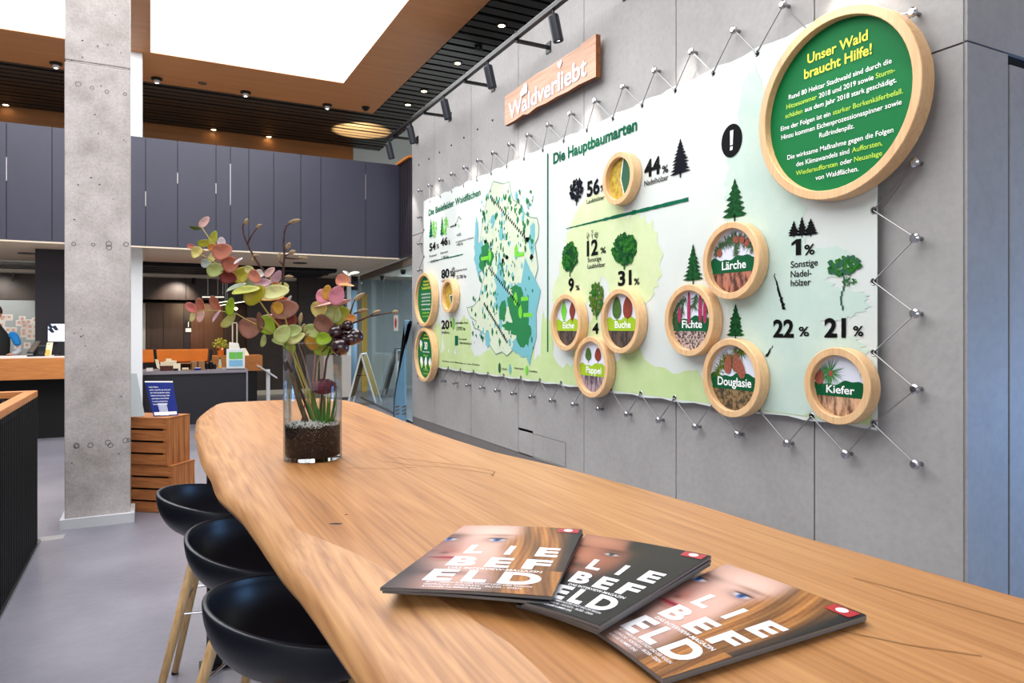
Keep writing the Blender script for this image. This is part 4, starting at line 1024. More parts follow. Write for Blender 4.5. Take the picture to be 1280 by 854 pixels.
# ================================================================== MAGAZINES
def paint_face(kind, S, Tt):
    def g(cx, cy, rx, ry, p=1): return np.exp(-(((S-cx)/rx)**2+((Tt-cy)/ry)**2)**p)
    def mixc(img, col, a): 
        a = np.clip(a,0,1)[...,None]; return img*(1-a)+np.array(col)*a
    img = np.zeros(S.shape+(3,))+np.array(s(38,40,48))
    rng = np.random.RandomState(3)
    if kind == 'woman':
        img = mixc(img, s(232,190,176), g(.25,.56,.62,.62,3))
        img = mixc(img, s(246,214,200), .8*g(.32,.86,.25,.14)); img = mixc(img, s(240,200,186), .8*g(.42,.56,.15,.12))
        img = mixc(img, s(120,76,72), .75*g(-.02,.64,.16,.22)); img = mixc(img, s(150,96,88), .6*g(.12,.56,.09,.12))
        img = mixc(img, s(190,120,108), .7*g(.16,.52,.07,.05)); img = mixc(img, s(110,60,56), .8*g(.13,.50,.03,.018))
        img = mixc(img, s(84,52,48), .7*g(.02,.80,.14,.035)); img = mixc(img, s(150,104,84), .6*g(.42,.815,.14,.02))
        for cx in (.03,.42):
            img = mixc(img, s(100,66,60), .75*g(cx,.735,.10,.05)); img = mixc(img, s(226,220,224), g(cx,.73,.065,.024,2))
            img = mixc(img, s(50,120,200), g(cx,.73,.032,.03,3)); img = mixc(img, s(10,16,40), g(cx,.73,.014,.014,2)); img = mixc(img, s(40,26,26), g(cx,.752,.075,.010,2))
        img = mixc(img, s(204,70,90), g(.20,.425,.15,.024,2)); img = mixc(img, s(120,30,46), g(.20,.428,.15,.006,2)); img = mixc(img, s(180,110,100), .6*g(.2,.385,.1,.02))
        img = mixc(img, s(60,40,46), .9*g(-.05,.20,.25,.16)*1.0); img = mixc(img, s(70,44,44), .8*g(.26,.21,.2,.035)); img = mixc(img, s(226,180,164), .9*g(.25,.06,.22,.12))
        img = mixc(img, s(40,40,50), .9*(1-1/(1+np.exp(-(S-.02-.5*(0.45-Tt))*14)))*(Tt < .55))
        edge = .64-.12*np.sin((Tt-.1)*2.6)+.02*np.sin(Tt*17); a = 1/(1+np.exp(-(S-edge)*40))
        st_ = np.clip(.5+.25*np.sin((S+.25*Tt**2)*70+3*np.sin(Tt*4))+.2*np.sin((S+.2*Tt)*173+5*np.sin(Tt*7))+.15*rng.randn(*S.shape)*.5,0,1); st2 = np.clip(.5+.5*np.sin((S+.2*Tt**2)*24+Tt*5+1),0,1)
        hair = (np.array(s(150,92,46))[None,None]*(1-st_[...,None])+np.array(s(222,164,98))[None,None]*st_[...,None])*(.55+.45*st2[...,None])
        img = img*(1-a[...,None])+hair*a[...,None]
        img = mixc(img, s(34,36,44), 1/(1+np.exp(-(S-.86-.35*(1-Tt))*30)) * (Tt > .55))
        img = mixc(img, s(34,36,44), .9/(1+np.exp(-(S-.93)*60)) * (Tt > .3))
    else:
        img = mixc(img, s(178,118,94), g(.12,.70,.42,.36,3)); img = mixc(img, s(212,156,130), .7*g(.15,.92,.26,.10)); img = mixc(img, s(200,140,112), .7*g(.15,.66,.1,.1))
        img = mixc(img, s(40,30,30), .95/(1+np.exp(-((S-.48)+.25*(Tt-.9)**1)*30))); img = mixc(img, s(26,22,24), g(.48,.98,.09,.16,2))
        img = mixc(img, s(90,52,44), .8*g(.36,.80,.13,.02)); img = mixc(img, s(110,66,54), .8*g(.36,.745,.11,.045)); img = mixc(img, s(214,206,206), g(.36,.74,.06,.02,2)); img = mixc(img, s(70,90,110), g(.36,.74,.026,.024,3)); img = mixc(img, s(10,10,16), g(.36,.74,.012,.012,2)); img = mixc(img, s(30,20,20), g(.36,.758,.07,.008,2))
        img = mixc(img, s(90,52,44), .8*g(.02,.80,.1,.02)); img = mixc(img, s(110,60,50), .8*g(.07,.60,.06,.03))
        img = mixc(img, s(60,40,36), .85*g(.10,.52,.2,.05)); img = mixc(img, s(150,70,66), .9*g(.08,.475,.10,.018)); img = mixc(img, s(56,38,34), .85*g(.10,.37,.28,.07)); img = mixc(img, s(30,30,36), .9*(1/(1+np.exp((Tt-.36)*30))))
        img = mixc(img, s(60,74,150), .6*g(.18,.16,.05,.03))
    return img
def magazine(label, quad, zs_, kind, full=True, off=0, z_th=.0045, art=None, grid=(110,160), bend=.004):
    P4 = [onz(*p,z) for p,z in zip(quad, zs_)]
    BL,TL,TR,BR = P4
    def f(s_, t_, dz=0):
        p = (1-s_)*(1-t_)*BL+(1-s_)*t_*TL+s_*t_*TR+s_*(1-t_)*BR
        return (p.x, p.y, p.z+dz+bend*math.sin(PI*min(1,max(0,s_)))*.5)
    c = f(.5,.5,-z_th)
    t = thing('magazine', label, 'magazine', c, 'magazines fanned out on the table')
    g_ = 8; mb = MB(); vs_ = []; 
    for j in range(g_+1):
        for i in range(g_+1): vs_.append(f(i/g_,j/g_,-.0006))
    for j in range(g_+1):
        for i in range(g_+1): vs_.append(f(i/g_,j/g_,-z_th))
    N_ = (g_+1)**2; fs = []
    for j in range(g_):
        for i in range(g_):
            a = j*(g_+1)+i; fs.append((a,a+1,a+g_+2,a+g_+1)); fs.append((N_+a,N_+a+g_+1,N_+a+g_+2,N_+a+1))
    for i in range(g_):
        fs.append((i,N_+i,N_+i+1,i+1)); a = g_*(g_+1)+i; fs.append((a,a+1,N_+a+1,N_+a)); a = i*(g_+1); fs.append((a,a+g_+1,N_+a+g_+1,N_+a)); a += g_; fs.append((a,N_+a,N_+a+g_+1,a+g_+1))
    mb.add(vs_,fs); mb.build('pages','page',t)
    if not full:
        mb = MB(); vs_ = [f(i/g_,j/g_,.0002) for j in range(g_+1) for i in range(g_+1)]; fs = [(j*(g_+1)+i,j*(g_+1)+i+1,(j+1)*(g_+1)+i+1,(j+1)*(g_+1)+i) for j in range(g_) for i in range(g_)]
        mb.add(vs_,fs).build('cover','cover_dark',t); return t
    nx, ny = grid; S, Tt = np.meshgrid(np.linspace(0,1,nx), np.linspace(0,1,ny)); img = paint_face(kind, S, Tt)**1.22*.86
    mb = MB(); vs_ = [f(float(S[j,i]),float(Tt[j,i]),.0002) for j in range(ny) for i in range(nx)]; fs = [(j*nx+i,j*nx+i+1,(j+1)*nx+i+1,(j+1)*nx+i) for j in range(ny-1) for i in range(nx-1)]
    mb.add(vs_,fs); o = mb.build('cover','cover_print',t,smooth=True)
    ca = o.data.color_attributes.new('print','FLOAT_COLOR','POINT'); cc = np.ones((ny*nx,4)); cc[:,:3] = np.clip(img,0,1).reshape(-1,3); ca.data.foreach_set('color', cc.ravel())
    L_ = MB(); ft = lambda u,v: f(u,v,.0007); kb = .045
    def glyph(ch,*a):
        g1 = MB(); text_on(g1,ch,ft,*a); g1.build('title_letter','lettering_white',o)
    for ch,*a in (('L',.27,.40,.50,.125),('I',.56,.605,.50,.125),('E',.77,.92,.50,.125),('B',.24,.43,.31,.125),('E',.50,.66,.31,.125),('F',.74,.91,.31,.125),('E',.20,.38,.11,.135),('L',.44,.59,.11,.135),('D',.66,.90,.11,.135)): glyph(ch,*a,kb)
    L_ = MB(); text_on(L_,'DAS INTERVIEW-MAGAZIN',ft,.28,.88,.265,.022,.02)
    text_on(L_,'MIT STIMMEN AUS DER STADT UND DER REGION',ft,.24,.87,.078,.016,.01); text_on(L_,'GESPRÄCHE – PORTRÄTS – BILDER – IDEEN',ft,.24,.82,.050,.016,.01); text_on(L_,'AUSGABE NUMMER EINS',ft,.24,.60,.022,.016,.01)
    tag(L_.build('small_lettering','lettering_white',o),kind='stuff')
    L_ = MB(); L_.add([f(.82,.915,.0009),f(.98,.915,.0009),f(.98,.985,.0009),f(.82,.985,.0009)],[(0,1,2,3)]); L_.build('badge','badge_red',t)
    L_ = MB(); L_.add([f(.90+.035*math.cos(a),.952+.024*math.sin(a),.0012) for a in [k*PI/8 for k in range(16)]],[tuple(range(16))]); L_.build('badge_dot','lettering_white',t)
    return t
mcv = bpy.data.materials.new('cover_print'); mcv.use_nodes = True; an = mcv.node_tree.nodes.new('ShaderNodeAttribute'); an.attribute_name = 'print'; mcv.node_tree.links.new(an.outputs['Color'], mcv.node_tree.nodes['Principled BSDF'].inputs['Base Color']); mcv.node_tree.nodes['Principled BSDF'].inputs['Roughness'].default_value = .40; mcv.node_tree.nodes['Principled BSDF'].inputs['Specular IOR Level'].default_value = .28; M['cover_print'] = mcv
q1 = [(475,735),(580,657),(728,662),(690,746)]; q2_ = [(655,753),(733,668),(889,695),(750,782)]; q3 = [(735,782),(908,705),(1083,769),(828,849)]
magazine('right magazine of the fan, woman\'s blond hair and blue eye',q3,[TZ+.013]*4,'woman')
magazine('magazine mostly hidden directly beneath the right-hand one of the fan',[(738,785),(910,708),(1083,772),(829,852)],[TZ+.0065]*4,'',False)
magazine('magazine with a bearded man on a dark cover in the middle of the fan',q2_,[TZ+.026,TZ+.026,TZ+.032,TZ+.032],'man')
magazine('dark magazine just beneath the bearded man cover',[(652,755),(735,672),(889,700),(748,786)],[TZ+.0195,TZ+.0195,TZ+.0255,TZ+.0255],'',False)
magazine('lowest dark magazine of the middle pile, edge showing',[(645,755),(738,676),(888,704),(746,789)],[TZ+.0065,TZ+.008,TZ+.019,TZ+.019],'',False)
magazine('left magazine of the fan, woman\'s face, lying over the others',q1,[TZ+.013,TZ+.013,TZ+.039,TZ+.039],'woman')
magazine('magazine beneath the left one of the fan, its dark edge sticking out',[(478,738),(583,661),(729,667),(686,753)],[TZ+.0065,TZ+.0065,TZ+.0325,TZ+.0325],'',False)

# ================================================================== VASE WITH BRANCHES
vb = onz(391,573,TZ); vx, vy = vb.x, vb.y; VR = .087; VD = vx*SY+vy*CY
va = thing('glass_vase','tall clear glass cylinder vase filled with dark soil standing on the oak table','vase',(vx,vy,TZ))
MB().lathe([(.001,.001),(VR-.004,.001),(VR,.005),(VR,.352),(VR-.002,.355)],(vx,vy,TZ),48).build('glass_cylinder','vase_glass',va,smooth=True)
so = MB(); so.lathe([(.001,0),(VR-.006,0),(VR-.006,.088),(VR*.6,.095),(.001,.098)],(vx,vy,TZ+.0125),64); tag(so.build('potting_soil','soil',loc=(vx,vy,TZ+.0125)),'dark crumbly soil filling the bottom of the glass vase','soil',kind='stuff')
pb = MB()
for k in range(900):
    a = R.uniform(0,2*PI); r = (VR-.010)*math.sqrt(R.random()); z = TZ+.1015+.010*(1-r/VR)+R.uniform(-.001,.007)
    sz = R.uniform(.0018,.004); pb.ball((vx+r*math.cos(a),vy+r*math.sin(a),z),sz,6,m=k%4==0)
for k in range(420):
    a = R.uniform(0,2*PI); z = TZ+.02+.09*R.random()**.6; r = VR-.0065; pb.ball((vx+r*math.cos(a),vy+r*math.sin(a),z),R.uniform(.001,.002),6,m=1)
tag(pb.build('pebble_topping',['pebble','pebble_grey'],loc=(vx,vy,TZ+.1)),'crushed white pebbles spread over the soil in the vase','pebbles',kind='stuff')
fwd = Vector((SY,CY,0)); rgtv = Vector((CY,-SY,0)); upv = Vector((0,0,1))
def VP(px,py,dz=0): return ond(px,py,VD+dz)
def CP(x,y_,dz=0): return VP(220+x/4.496, 260+y_/4.496, dz)
def leaf_mesh(c, L_, W_, ang, tilt, yaw, cup=.18):
    nx = Vector((math.cos(ang),0,math.sin(ang))); 
    ax = rgtv*math.cos(ang)+upv*math.sin(ang); ay = -rgtv*math.sin(ang)+upv*math.cos(ang); az = -fwd
    q_ = Matrix.Rotation(tilt,3,ax) @ Matrix.Rotation(yaw,3,ay); ax = q_ @ ax; ay = q_ @ ay; az = q_ @ az
    vs_ = []; rings_ = 4; n_ = 14
    vs_.append(c)
    for j in range(1,rings_+1):
        f = j/rings_
        for k in range(n_):
            t = 2*PI*k/n_; x = math.cos(t)*f; y_ = math.sin(t)*f*(1-.16*math.cos(t))
            vs_.append(c+ax*x*L_/2+ay*y_*W_/2+az*(cup*(y_*y_+.4*x*x)*W_))
    fs = [(0,1+k,1+(k+1)%n_) for k in range(n_)]
    for j in range(rings_-1):
        for k in range(n_): a = 1+j*n_; fs.append((a+k,a+n_+k,a+n_+(k+1)%n_,a+(k+1)%n_))
    return vs_, fs
k_ = VD/F_PX/4.496
def branch(label, stems, leaves, base):
    t = thing('eucalyptus_branch', label, 'branch', base, 'eucalyptus branches in the vase')
    mb = MB()
    for pts, r in stems:
        n_ = len(pts); mb.tube(pts,[r*(1-.6*i/(n_-1)) for i in range(n_)],7)
    mb.build('stem','stem_yellow',t,smooth=True)
    for (x,y_,l,w_,a,c,dz) in leaves:
        cc = CP(x,y_,dz); thin = w_ < l*.42
        vs_, fs = leaf_mesh(cc, l*k_*1.2, (max(w_,l*.55) if thin else w_)*k_*1.22, math.radians(a), (R.choice([-1,1])*math.acos(min(1,w_/max(w_,l*.55))) if thin else R.uniform(-.3,.3)), R.uniform(-.25,.25))
        o = MB().add(vs_,fs).build('leaf','leaf_'+c,t,loc=cc,smooth=True)
        sd = o.modifiers.new('t','SOLIDIFY'); sd.thickness = .0008
    return t
base = Vector((vx,vy,TZ+.11))
def L(*rows): return [(*r_[:6], r_[6] if len(r_) > 6 else R.uniform(-.05,.05)) for r_ in rows]
mid = [VP(411,572), VP(395,520,.0), VP(372,465,.0)]
branch('eucalyptus branch arching to the upper left with the longest leafy stem',
  [([VP(411,572)]+[VP(397,520),VP(374,462)]+[CP(600,690),CP(515,590),CP(460,510),CP(400,440),CP(340,395),CP(270,290),CP(210,205),CP(145,110)],.0032),
   ([CP(300,345,.01),CP(240,320),CP(190,290),CP(130,255),CP(80,215)],.0018)],
  L((160,80,65,35,55,'pk'),(110,108,60,14,0,'g'),(210,172,78,38,70,'yg'),(162,195,72,30,10,'yg'),(255,192,50,36,90,'wp'),(85,218,40,24,-20,'rp'),(120,250,62,58,20,'y'),(135,245,40,22,20,'o'),(262,245,98,72,20,'sa'),(205,220,50,30,20,'o'),
    (170,312,55,40,0,'pgy'),(225,348,92,62,15,'pgn'),(310,320,78,88,40,'rb'),(295,388,92,60,-10,'dr'),(205,275,55,30,60,'py'),(350,300,50,16,40,'wp'),(370,380,92,76,60,'ol'),(412,345,50,35,0,'py'),(445,385,72,55,-40,'sa'),
    (415,420,80,50,70,'gg'),(340,450,100,26,20,'gg'),(395,470,130,40,15,'yg'),(445,490,115,80,45,'ol')), base)
branch('eucalyptus sprig reaching level to the left with small reddish leaves',
  [([VP(414,572,.01)]+[VP(399,525,.02),VP(379,470,.02)]+[CP(640,730,.01),CP(565,715),CP(480,670),CP(400,630),CP(340,595),CP(240,578),CP(105,575)],.0026)],
  L((310,555,92,48,75,'lime'),(292,630,90,30,45,'pgn'),(222,540,88,42,-60,'rb'),(230,610,68,22,60,'li'),(140,548,78,40,-65,'rb'),(140,608,62,28,70,'pk'),(87,563,70,38,-40,'rp'),(90,605,60,11,65,'py'),
    (420,670,112,96,20,'bp'),(467,640,90,20,85,'br'),(508,660,100,76,-50,'lime'),(488,745,62,16,75,'pgn')), base)
branch('eucalyptus branch rising in the middle with pink, yellow and dark red leaves',
  [([VP(405,574,-.01),VP(392,520,-.02),VP(370,460,-.01)]+[CP(640,720,-.01),CP(610,600),CP(570,520),CP(540,440),CP(530,380)],.0026)],
  L((470,372,55,42,0,'wh'),(528,362,62,36,40,'pk'),(490,425,86,44,5,'li'),(555,395,92,30,50,'li'),(565,432,42,26,0,'o'),(560,475,132,70,10,'py'),(540,508,112,40,10,'yo'),(605,442,52,42,0,'py'),(590,520,60,20,20,'ro'),
    (632,510,40,10,40,'wh'),(612,565,132,90,10,'bp'),(555,600,112,16,-5,'pk'),(575,560,55,60,30,'yo'),(620,642,112,80,20,'dr',.03),(600,708,92,70,60,'pgn'),(665,690,82,56,10,'pgn'),(680,735,90,40,30,'py'),(580,755,72,26,-10,'pgn'),(635,770,90,50,-50,'lime')), base)
branch('eucalyptus branch on the right of the vase above the dark berries',
  [([VP(399,572,.02),VP(394,500,.03),VP(397,455,.02)]+[CP(820,800,.0),CP(880,640),CP(905,560),CP(940,450),CP(970,360)],.0026)],
  L((770,690,62,82,60,'pgn'),(772,755,72,76,45,'yo'),(832,738,82,62,0,'lime'),(838,655,112,82,-30,'br'),(852,705,102,45,30,'bp'),(830,800,50,88,90,'lime'),(808,568,82,76,30,'y'),(868,592,112,94,-40,'pgn'),(930,602,100,90,0,'yg'),(985,620,52,36,0,'o'),
    (850,475,72,45,80,'yo'),(905,492,92,72,70,'pink'),(822,497,72,56,100,'pink'),(878,530,180,14,0,'pk'),(940,410,72,62,0,'sa'),(960,438,70,11,0,'o'),(958,370,42,11,-35,'wh'),(1000,370,56,15,5,'wh')), base)
def twig(label, stems, buds, mats='twig'):
    t = thing('magnolia_twig', label, 'twig', base, 'magnolia twigs in the vase')
    mb = MB()
    for pts, r in stems:
        n_ = len(pts); mb.tube(pts,[r*(1-.5*i/(n_-1))*(1+.15*(i%2)) for i in range(n_)],7)
    mb.build('stem',mats,t,smooth=True)
    for (x,y_,l,w_,a) in buds:
        a = math.radians(a); c = CP(x,y_); d_ = (rgtv*math.cos(a)+upv*math.sin(a))*l*k_/2; r = w_*k_/2
        MB().tube([c-d_,c-d_*.6,c-d_*.1,c+d_*.5,c+d_*.85,c+d_],[r*.4,r*.8,r,r*.75,r*.35,r*.08],8).build('bud','bud',t,smooth=True)
twig('bare magnolia twig leaning up in the centre with a brown bud on top',
  [([VP(402,574,.01),VP(388,520,.03),VP(372,480,.03),VP(358,452,.02),CP(600,800,.02),CP(596,560,.03),CP(600,420,.03),CP(602,340),CP(610,270),CP(603,210),CP(608,140),CP(620,100),CP(650,82)],.0045),
   ([CP(608,280),CP(660,285),CP(700,285)],.003),([CP(606,250),CP(625,225)],.003),([CP(606,275),CP(640,255)],.003),([CP(600,318),CP(580,300)],.003),([CP(602,395),CP(625,388)],.003)],
  [(668,74,70,24,15),(712,280,60,16,-4),(632,212,42,28,60),(655,248,40,26,20),(582,272,50,22,95),(637,386,50,18,0)])
twig('bare magnolia twig leaning left above the leaves with two buds',
  [([VP(406,573),VP(396,520,.04),VP(380,440,.05),CP(560,480,.05),CP(490,350),CP(450,295),CP(420,240),CP(398,195),CP(380,150),CP(374,100),CP(388,80)],.004),([CP(402,200),CP(418,165),CP(445,125),CP(462,108)],.0028)],
  [(395,76,38,24,70),(468,102,36,24,30),(450,268,40,18,0),(432,292,30,16,80)])
twig('magnolia twig reaching out to the right past the berries with pointed buds',
  [([VP(398,573,.02),VP(402,500,.04),VP(408,450,.03),CP(900,720,.03),CP(960,660,.01),CP(1040,630),CP(1080,612),CP(1150,598),CP(1230,585)],.004),([CP(985,648),CP(980,590),CP(995,540),CP(1010,510)],.003),([CP(1000,595),CP(1040,580)],.003),([CP(1090,608),CP(1110,592)],.003)],
  [(1030,498,76,26,35),(1050,576,66,22,10),(1128,584,52,18,20),(1234,584,34,22,10)])
twig('short twig with a cluster of pale buds beside the vase rim',
  [([VP(400,574),VP(392,500,.03),VP(380,450,.02),CP(690,770),CP(705,700),CP(695,640)],.003)],
  [(700,620,66,26,80),(712,672,50,22,60),(728,690,46,20,40),(735,712,44,18,20)],'twig_pale')
for i,(px0,py0,px1,py1,r,mm,lb) in enumerate(((397,574,364,466,.0085,'stem_brown','thick mossy brown cutting leaning inside the vase'),(386,572,394,442,.0028,'stem_red','reddish stalk standing upright inside the vase'),(371,575,381,505,.0025,'stem_red','short reddish stalk at the left inside the vase'),(400,574,391,500,.003,'stem_red','dark red stalk beside the thick cutting in the vase'))):
    mb = MB(); a = VP(px0,py0,-.02+.012*i); b = VP(px1,py1,-.01); mb.tube([a,a.lerp(b,.3)+Vector((.003,0,0)),a.lerp(b,.65)-Vector((.002,0,0)),b],[r,r*.95,r*.9,r*.8],8)
    tag(mb.build('cut_stem',mm,loc=a,smooth=True),lb,'stem','cut stems standing in the vase')
# berries
bc = thing('berry_cluster','cluster of glossy dark purple berries hanging over the vase rim','berries',tuple(CP(965,700,-.03)))
for (x,y_,r,dz) in ((965,663,34,-.01),(1012,722,44,-.02),(924,782,50,-.04),(900,700,42,-.02),(950,735,40,0),(985,740,36,-.03)):
    c = CP(x,y_,dz); MB().ball(c,r*k_,18,sc=(1,1,.96)).build('berry','berry',bc,loc=c,smooth=True)
MB().tube([CP(820,810,0),CP(870,760,0),CP(930,720,0),CP(985,700,0)],.002,6).build('stalk','stem_brown',bc)
# allium like flower and grass inside the vase
fb = thing('dark_flower','dark red tufted flower head with green blades inside the vase','flower',tuple(VP(405,570)))
mb = MB(); c = VP(405,484,-.01)
mb.ball(c,.028,14,sc=(1.3,1.0,.8))
for k in range(700):
    a = R.uniform(0,2*PI); e = R.uniform(-.9,1.5); d_ = Vector((math.cos(a)*math.cos(e)*1.3,math.sin(a)*math.cos(e),math.sin(e)*.8))*R.uniform(.029,.036); w_ = Vector((R.uniform(-1,1),R.uniform(-1,1),R.uniform(-1,1))).normalized()*.0022
    mb.add([c+d_*.7-w_*.8,c+d_*.7+w_*.8,c+d_],[(0,1,2)])
mb.build('flower_head','flower_dark',fb)
mb = MB()
for k in range(46):
    b0 = VP(406+R.uniform(-4,4),572,R.uniform(-.02,.02)); e = VP(406+R.uniform(-26,24),R.uniform(478,505),R.uniform(-.04,.04)); m1 = b0.lerp(e,.55)+Vector((R.uniform(-.004,.004),0,.006)); w_ = rgtv*.002
    dd = e-Vector((vx,vy,e.z)); 
    if math.hypot(dd.x,dd.y) > VR-.012: e = Vector((vx,vy,e.z))+Vector((dd.x,dd.y,0)).normalized()*(VR-.012); m1 = b0.lerp(e,.55)
    mb.add([b0-w_,b0+w_,m1+w_*1.3,m1-w_*1.3,e],[(0,1,2,3),(3,2,4)])
mb.build('blades','grass_green',fb)
MB().tube([VP(406,573,0),VP(405,495,-.01)],.003,6).build('stalk','stem_brown',fb)

# ================================================================== CRATES, BROCHURES
def crate(loc, rot, lb, L_=.42, D_=.29, H_=.385):
    t = thing('wooden_crate',lb,'crate',loc,'old fruit crates stacked by the column'); t.rotation_euler = (0,0,rot)
    # local: x along the long slatted front (from 0 to -L), y depth
    def part(name, a, b, mm): 
        mb = B(a,b); org = wloc(t); o = mb.build(name,mm,None); o.parent = t; o.location=(0,0,0); return o
    hs = [.0,.098,.196,.294]
    for k, z in enumerate(hs): 
        hh = .084
        part('slat',(-L_,0,z+.003),(0,.012,z+hh),'crate_wood'); part('slat',(-L_,D_-.012,z+.003),(0,D_,z+hh),'crate_wood')
    ws = D_/4
    for k in range(4):
        part('end_slat',(-.0,.0+k*ws+.003,.0),(.014,k*ws+ws-.004,H_-.003),'crate_wood_up'); part('end_slat',(-L_-.014,k*ws+.003,.0),(-L_,k*ws+ws-.004,H_-.003),'crate_wood_up')
    part('corner_post',(-.03,.012,0),(0,.04,H_-.006),'crate_wood_up'); part('corner_post',(-L_,.012,0),(-L_+.03,.04,H_-.006),'crate_wood_up')
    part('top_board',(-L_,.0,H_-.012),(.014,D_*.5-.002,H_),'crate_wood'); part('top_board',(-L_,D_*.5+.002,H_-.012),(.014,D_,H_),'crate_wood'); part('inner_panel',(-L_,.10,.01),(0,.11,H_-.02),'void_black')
    nl = MB()
    for z in hs:
        for dx in (-.012,-.02): nl.lathe([(.003,0),(.003,.001)],(0,0,0),6,T=Matrix.Translation((dx,0,z+.045)) @ Matrix.Rotation(PI/2,4,'X'))
    o = nl.build('nails','pier_dark',None); o.parent = t
    return t
crate((.148,6.31,0),math.radians(-37),'weathered wooden crate standing on the floor, lower of two')
crate((.107,6.325,.387),math.radians(-38),'weathered wooden crate stacked on top, under the blue brochure')
bb = ony(192,513,6.5)
def board3(name,lb,cat,pts,vec,mm,loc,extra=None):
    t = thing(name,lb,cat,loc); MB().prism(pts,vec).build('panel',mm,t); return t
Yb = 6.50; ZT_ = .775
P_ = lambda px,py,Y: ony(px,py,Y)
t = thing('blue_brochure','upright blue brochure with white handwriting leaning in a clear holder on the upper crate','brochure',(.04,6.5,ZT_))
a,b,c,d_ = P_(192,513,6.44),P_(223,510,6.44),P_(216,478,6.56),P_(181,478,6.56)
for v_ in (a,b): v_.z = ZT_+.002
MB().prism([a,b,c,d_],(0,.008,0)).build('card','brochure_blue',t)
fq = lambda u,v: tuple(((1-u)*(1-v)*a+u*(1-v)*b+u*v*c+(1-u)*v*d_)+Vector((0,-.0015,0)))
mb = MB()
for i,l_ in enumerate(['Liebe Gäste,','schön, dass Sie da sind und','den Wald entdecken wollen.','Nehmen Sie sich gern Zeit','und stöbern Sie in Ruhe','in unseren Angeboten.','Herzlich willkommen!']):
    text_on(mb,l_,fq,.10,.10+.028*len(l_),.84-.085*i,.040,.004)
mb.build('handwriting','txt_white',t)
mb = MB(); mb.add([fq(.05,.03),fq(.95,.03),fq(.95,.12),fq(.05,.12)],[(0,1,2,3)]); mb.build('white_strip','paper',t)
MB().prism([fq(.28,.02),fq(.62,.02),fq(.62,.38),fq(.28,.38)],(0,-.02,0)).build('holder','acrylic',t)
MB().prism([d_+Vector((0,.002,0)),c+Vector((0,.002,0)),c+Vector((0,.01,.008)),d_+Vector((0,.01,.008))],(0,.004,0)).build('page_edge','paper',t)
a,b,c,d_ = P_(163,516,6.50),P_(181,516,6.50),P_(171,467,6.62),P_(160,467,6.62); a.z = b.z = ZT_+.002
a.x -= .12; d_.x -= .12
tag(MB().prism([a,b,c,d_],(0,.012,0)).build('grey_board','grey_wall',loc=tuple(a)),'pale grey slanted board at the left of the upper crate, half behind the column','board')

# ================================================================== STAIR RAILING
rl = thing('stair_railing','black flat-bar stair railing with wooden handrail at the left edge','railing',(-.72,4.5,0))
k = 0; y_ = 2.6
while y_ < 5.86:
    B((-.755,y_,.0),(-.700,y_+.010,1.02)).build('baluster','rail_black',rl); y_ += .055
x_ = -.78
while x_ > -2.6:
    B((x_-.01,5.80,.0),(x_,5.85,1.02)).build('baluster','rail_black',rl); x_ -= .055
m = MB(); m.prism([(-.77,1.0,1.02),(-.70,1.0,1.02),(-.70,5.87,1.02),(-.77,5.80,1.02)],(0,0,.045)); m.build('handrail','counter_wood',rl,bevel=.004)
m = MB(); m.prism([(-.77,5.80,1.02),(-.70,5.87,1.02),(-3,5.87,1.02),(-3,5.80,1.02)],(0,0,.045)); m.build('handrail','counter_wood',rl,bevel=.004)
B((-.765,1,.985),(-.705,5.86,1.02)).build('top_rail','rail_black',rl); B((-.70,1,0),(-.685,5.9,.02)).build('floor_strip','steel',rl); B((-3,5.86,0),(-.69,5.875,.02)).build('floor_strip','steel',rl)

# ================================================================== RECEPTION ON THE LEFT
rc = thing('reception_counter','long reception counter with thick wooden top band left of the column','counter',(-2.2,11.3,0))
B((-5,11.1,.82),(-.85,11.9,1.10)).build('wooden_band','counter_wood',rc); B((-5,11.12,1.10),(-.85,11.9,1.115)).build('worktop','pink_white',rc); B((-4.9,11.4,0),(-.9,11.85,.82)).build('base','void_black',rc)
# photos pinned on the wall
k = 0
for (px,py) in [(28,399),(31,408),(36,403),(44,401),(51,403),(30,414),(38,409),(45,409),(51,409),(30,418),(38,415),(46,415),(52,415),(37,421),(44,421),(51,421),(5,397),(12,397),(2,407),(10,413),(17,413),(17,418),(34,432),(22,434),(3,399),(24,404),(30,404)]:
    q = ony(px,py,YB); w_ = .055; h_ = .06
    if k == 0:
        p0 = thing('pinned_photo','','photo',(q.x,YB,q.z),'snapshots pinned on the reception wall'); B((q.x-w_,YB-.008,q.z-h_),(q.x+w_,YB-.002,q.z+h_)).build('print','paper',p0)
        B((q.x-w_*.5,YB-.010,q.z-h_*.3),(q.x+w_*.4,YB-.0085,q.z+h_*.6)).build('picture_area','leaf_pk',p0); o = p0
    else: o = copy_tree(p0); o.location = (q.x,YB,q.z)
    o['label'] = ('white portrait snapshot in the left group, pinned behind the person' if px < 20 else 'white portrait snapshot low on the wall, apart from the right group' if py > 430 else 'white portrait snapshot in the dense right group near the dark pier'); k += 1
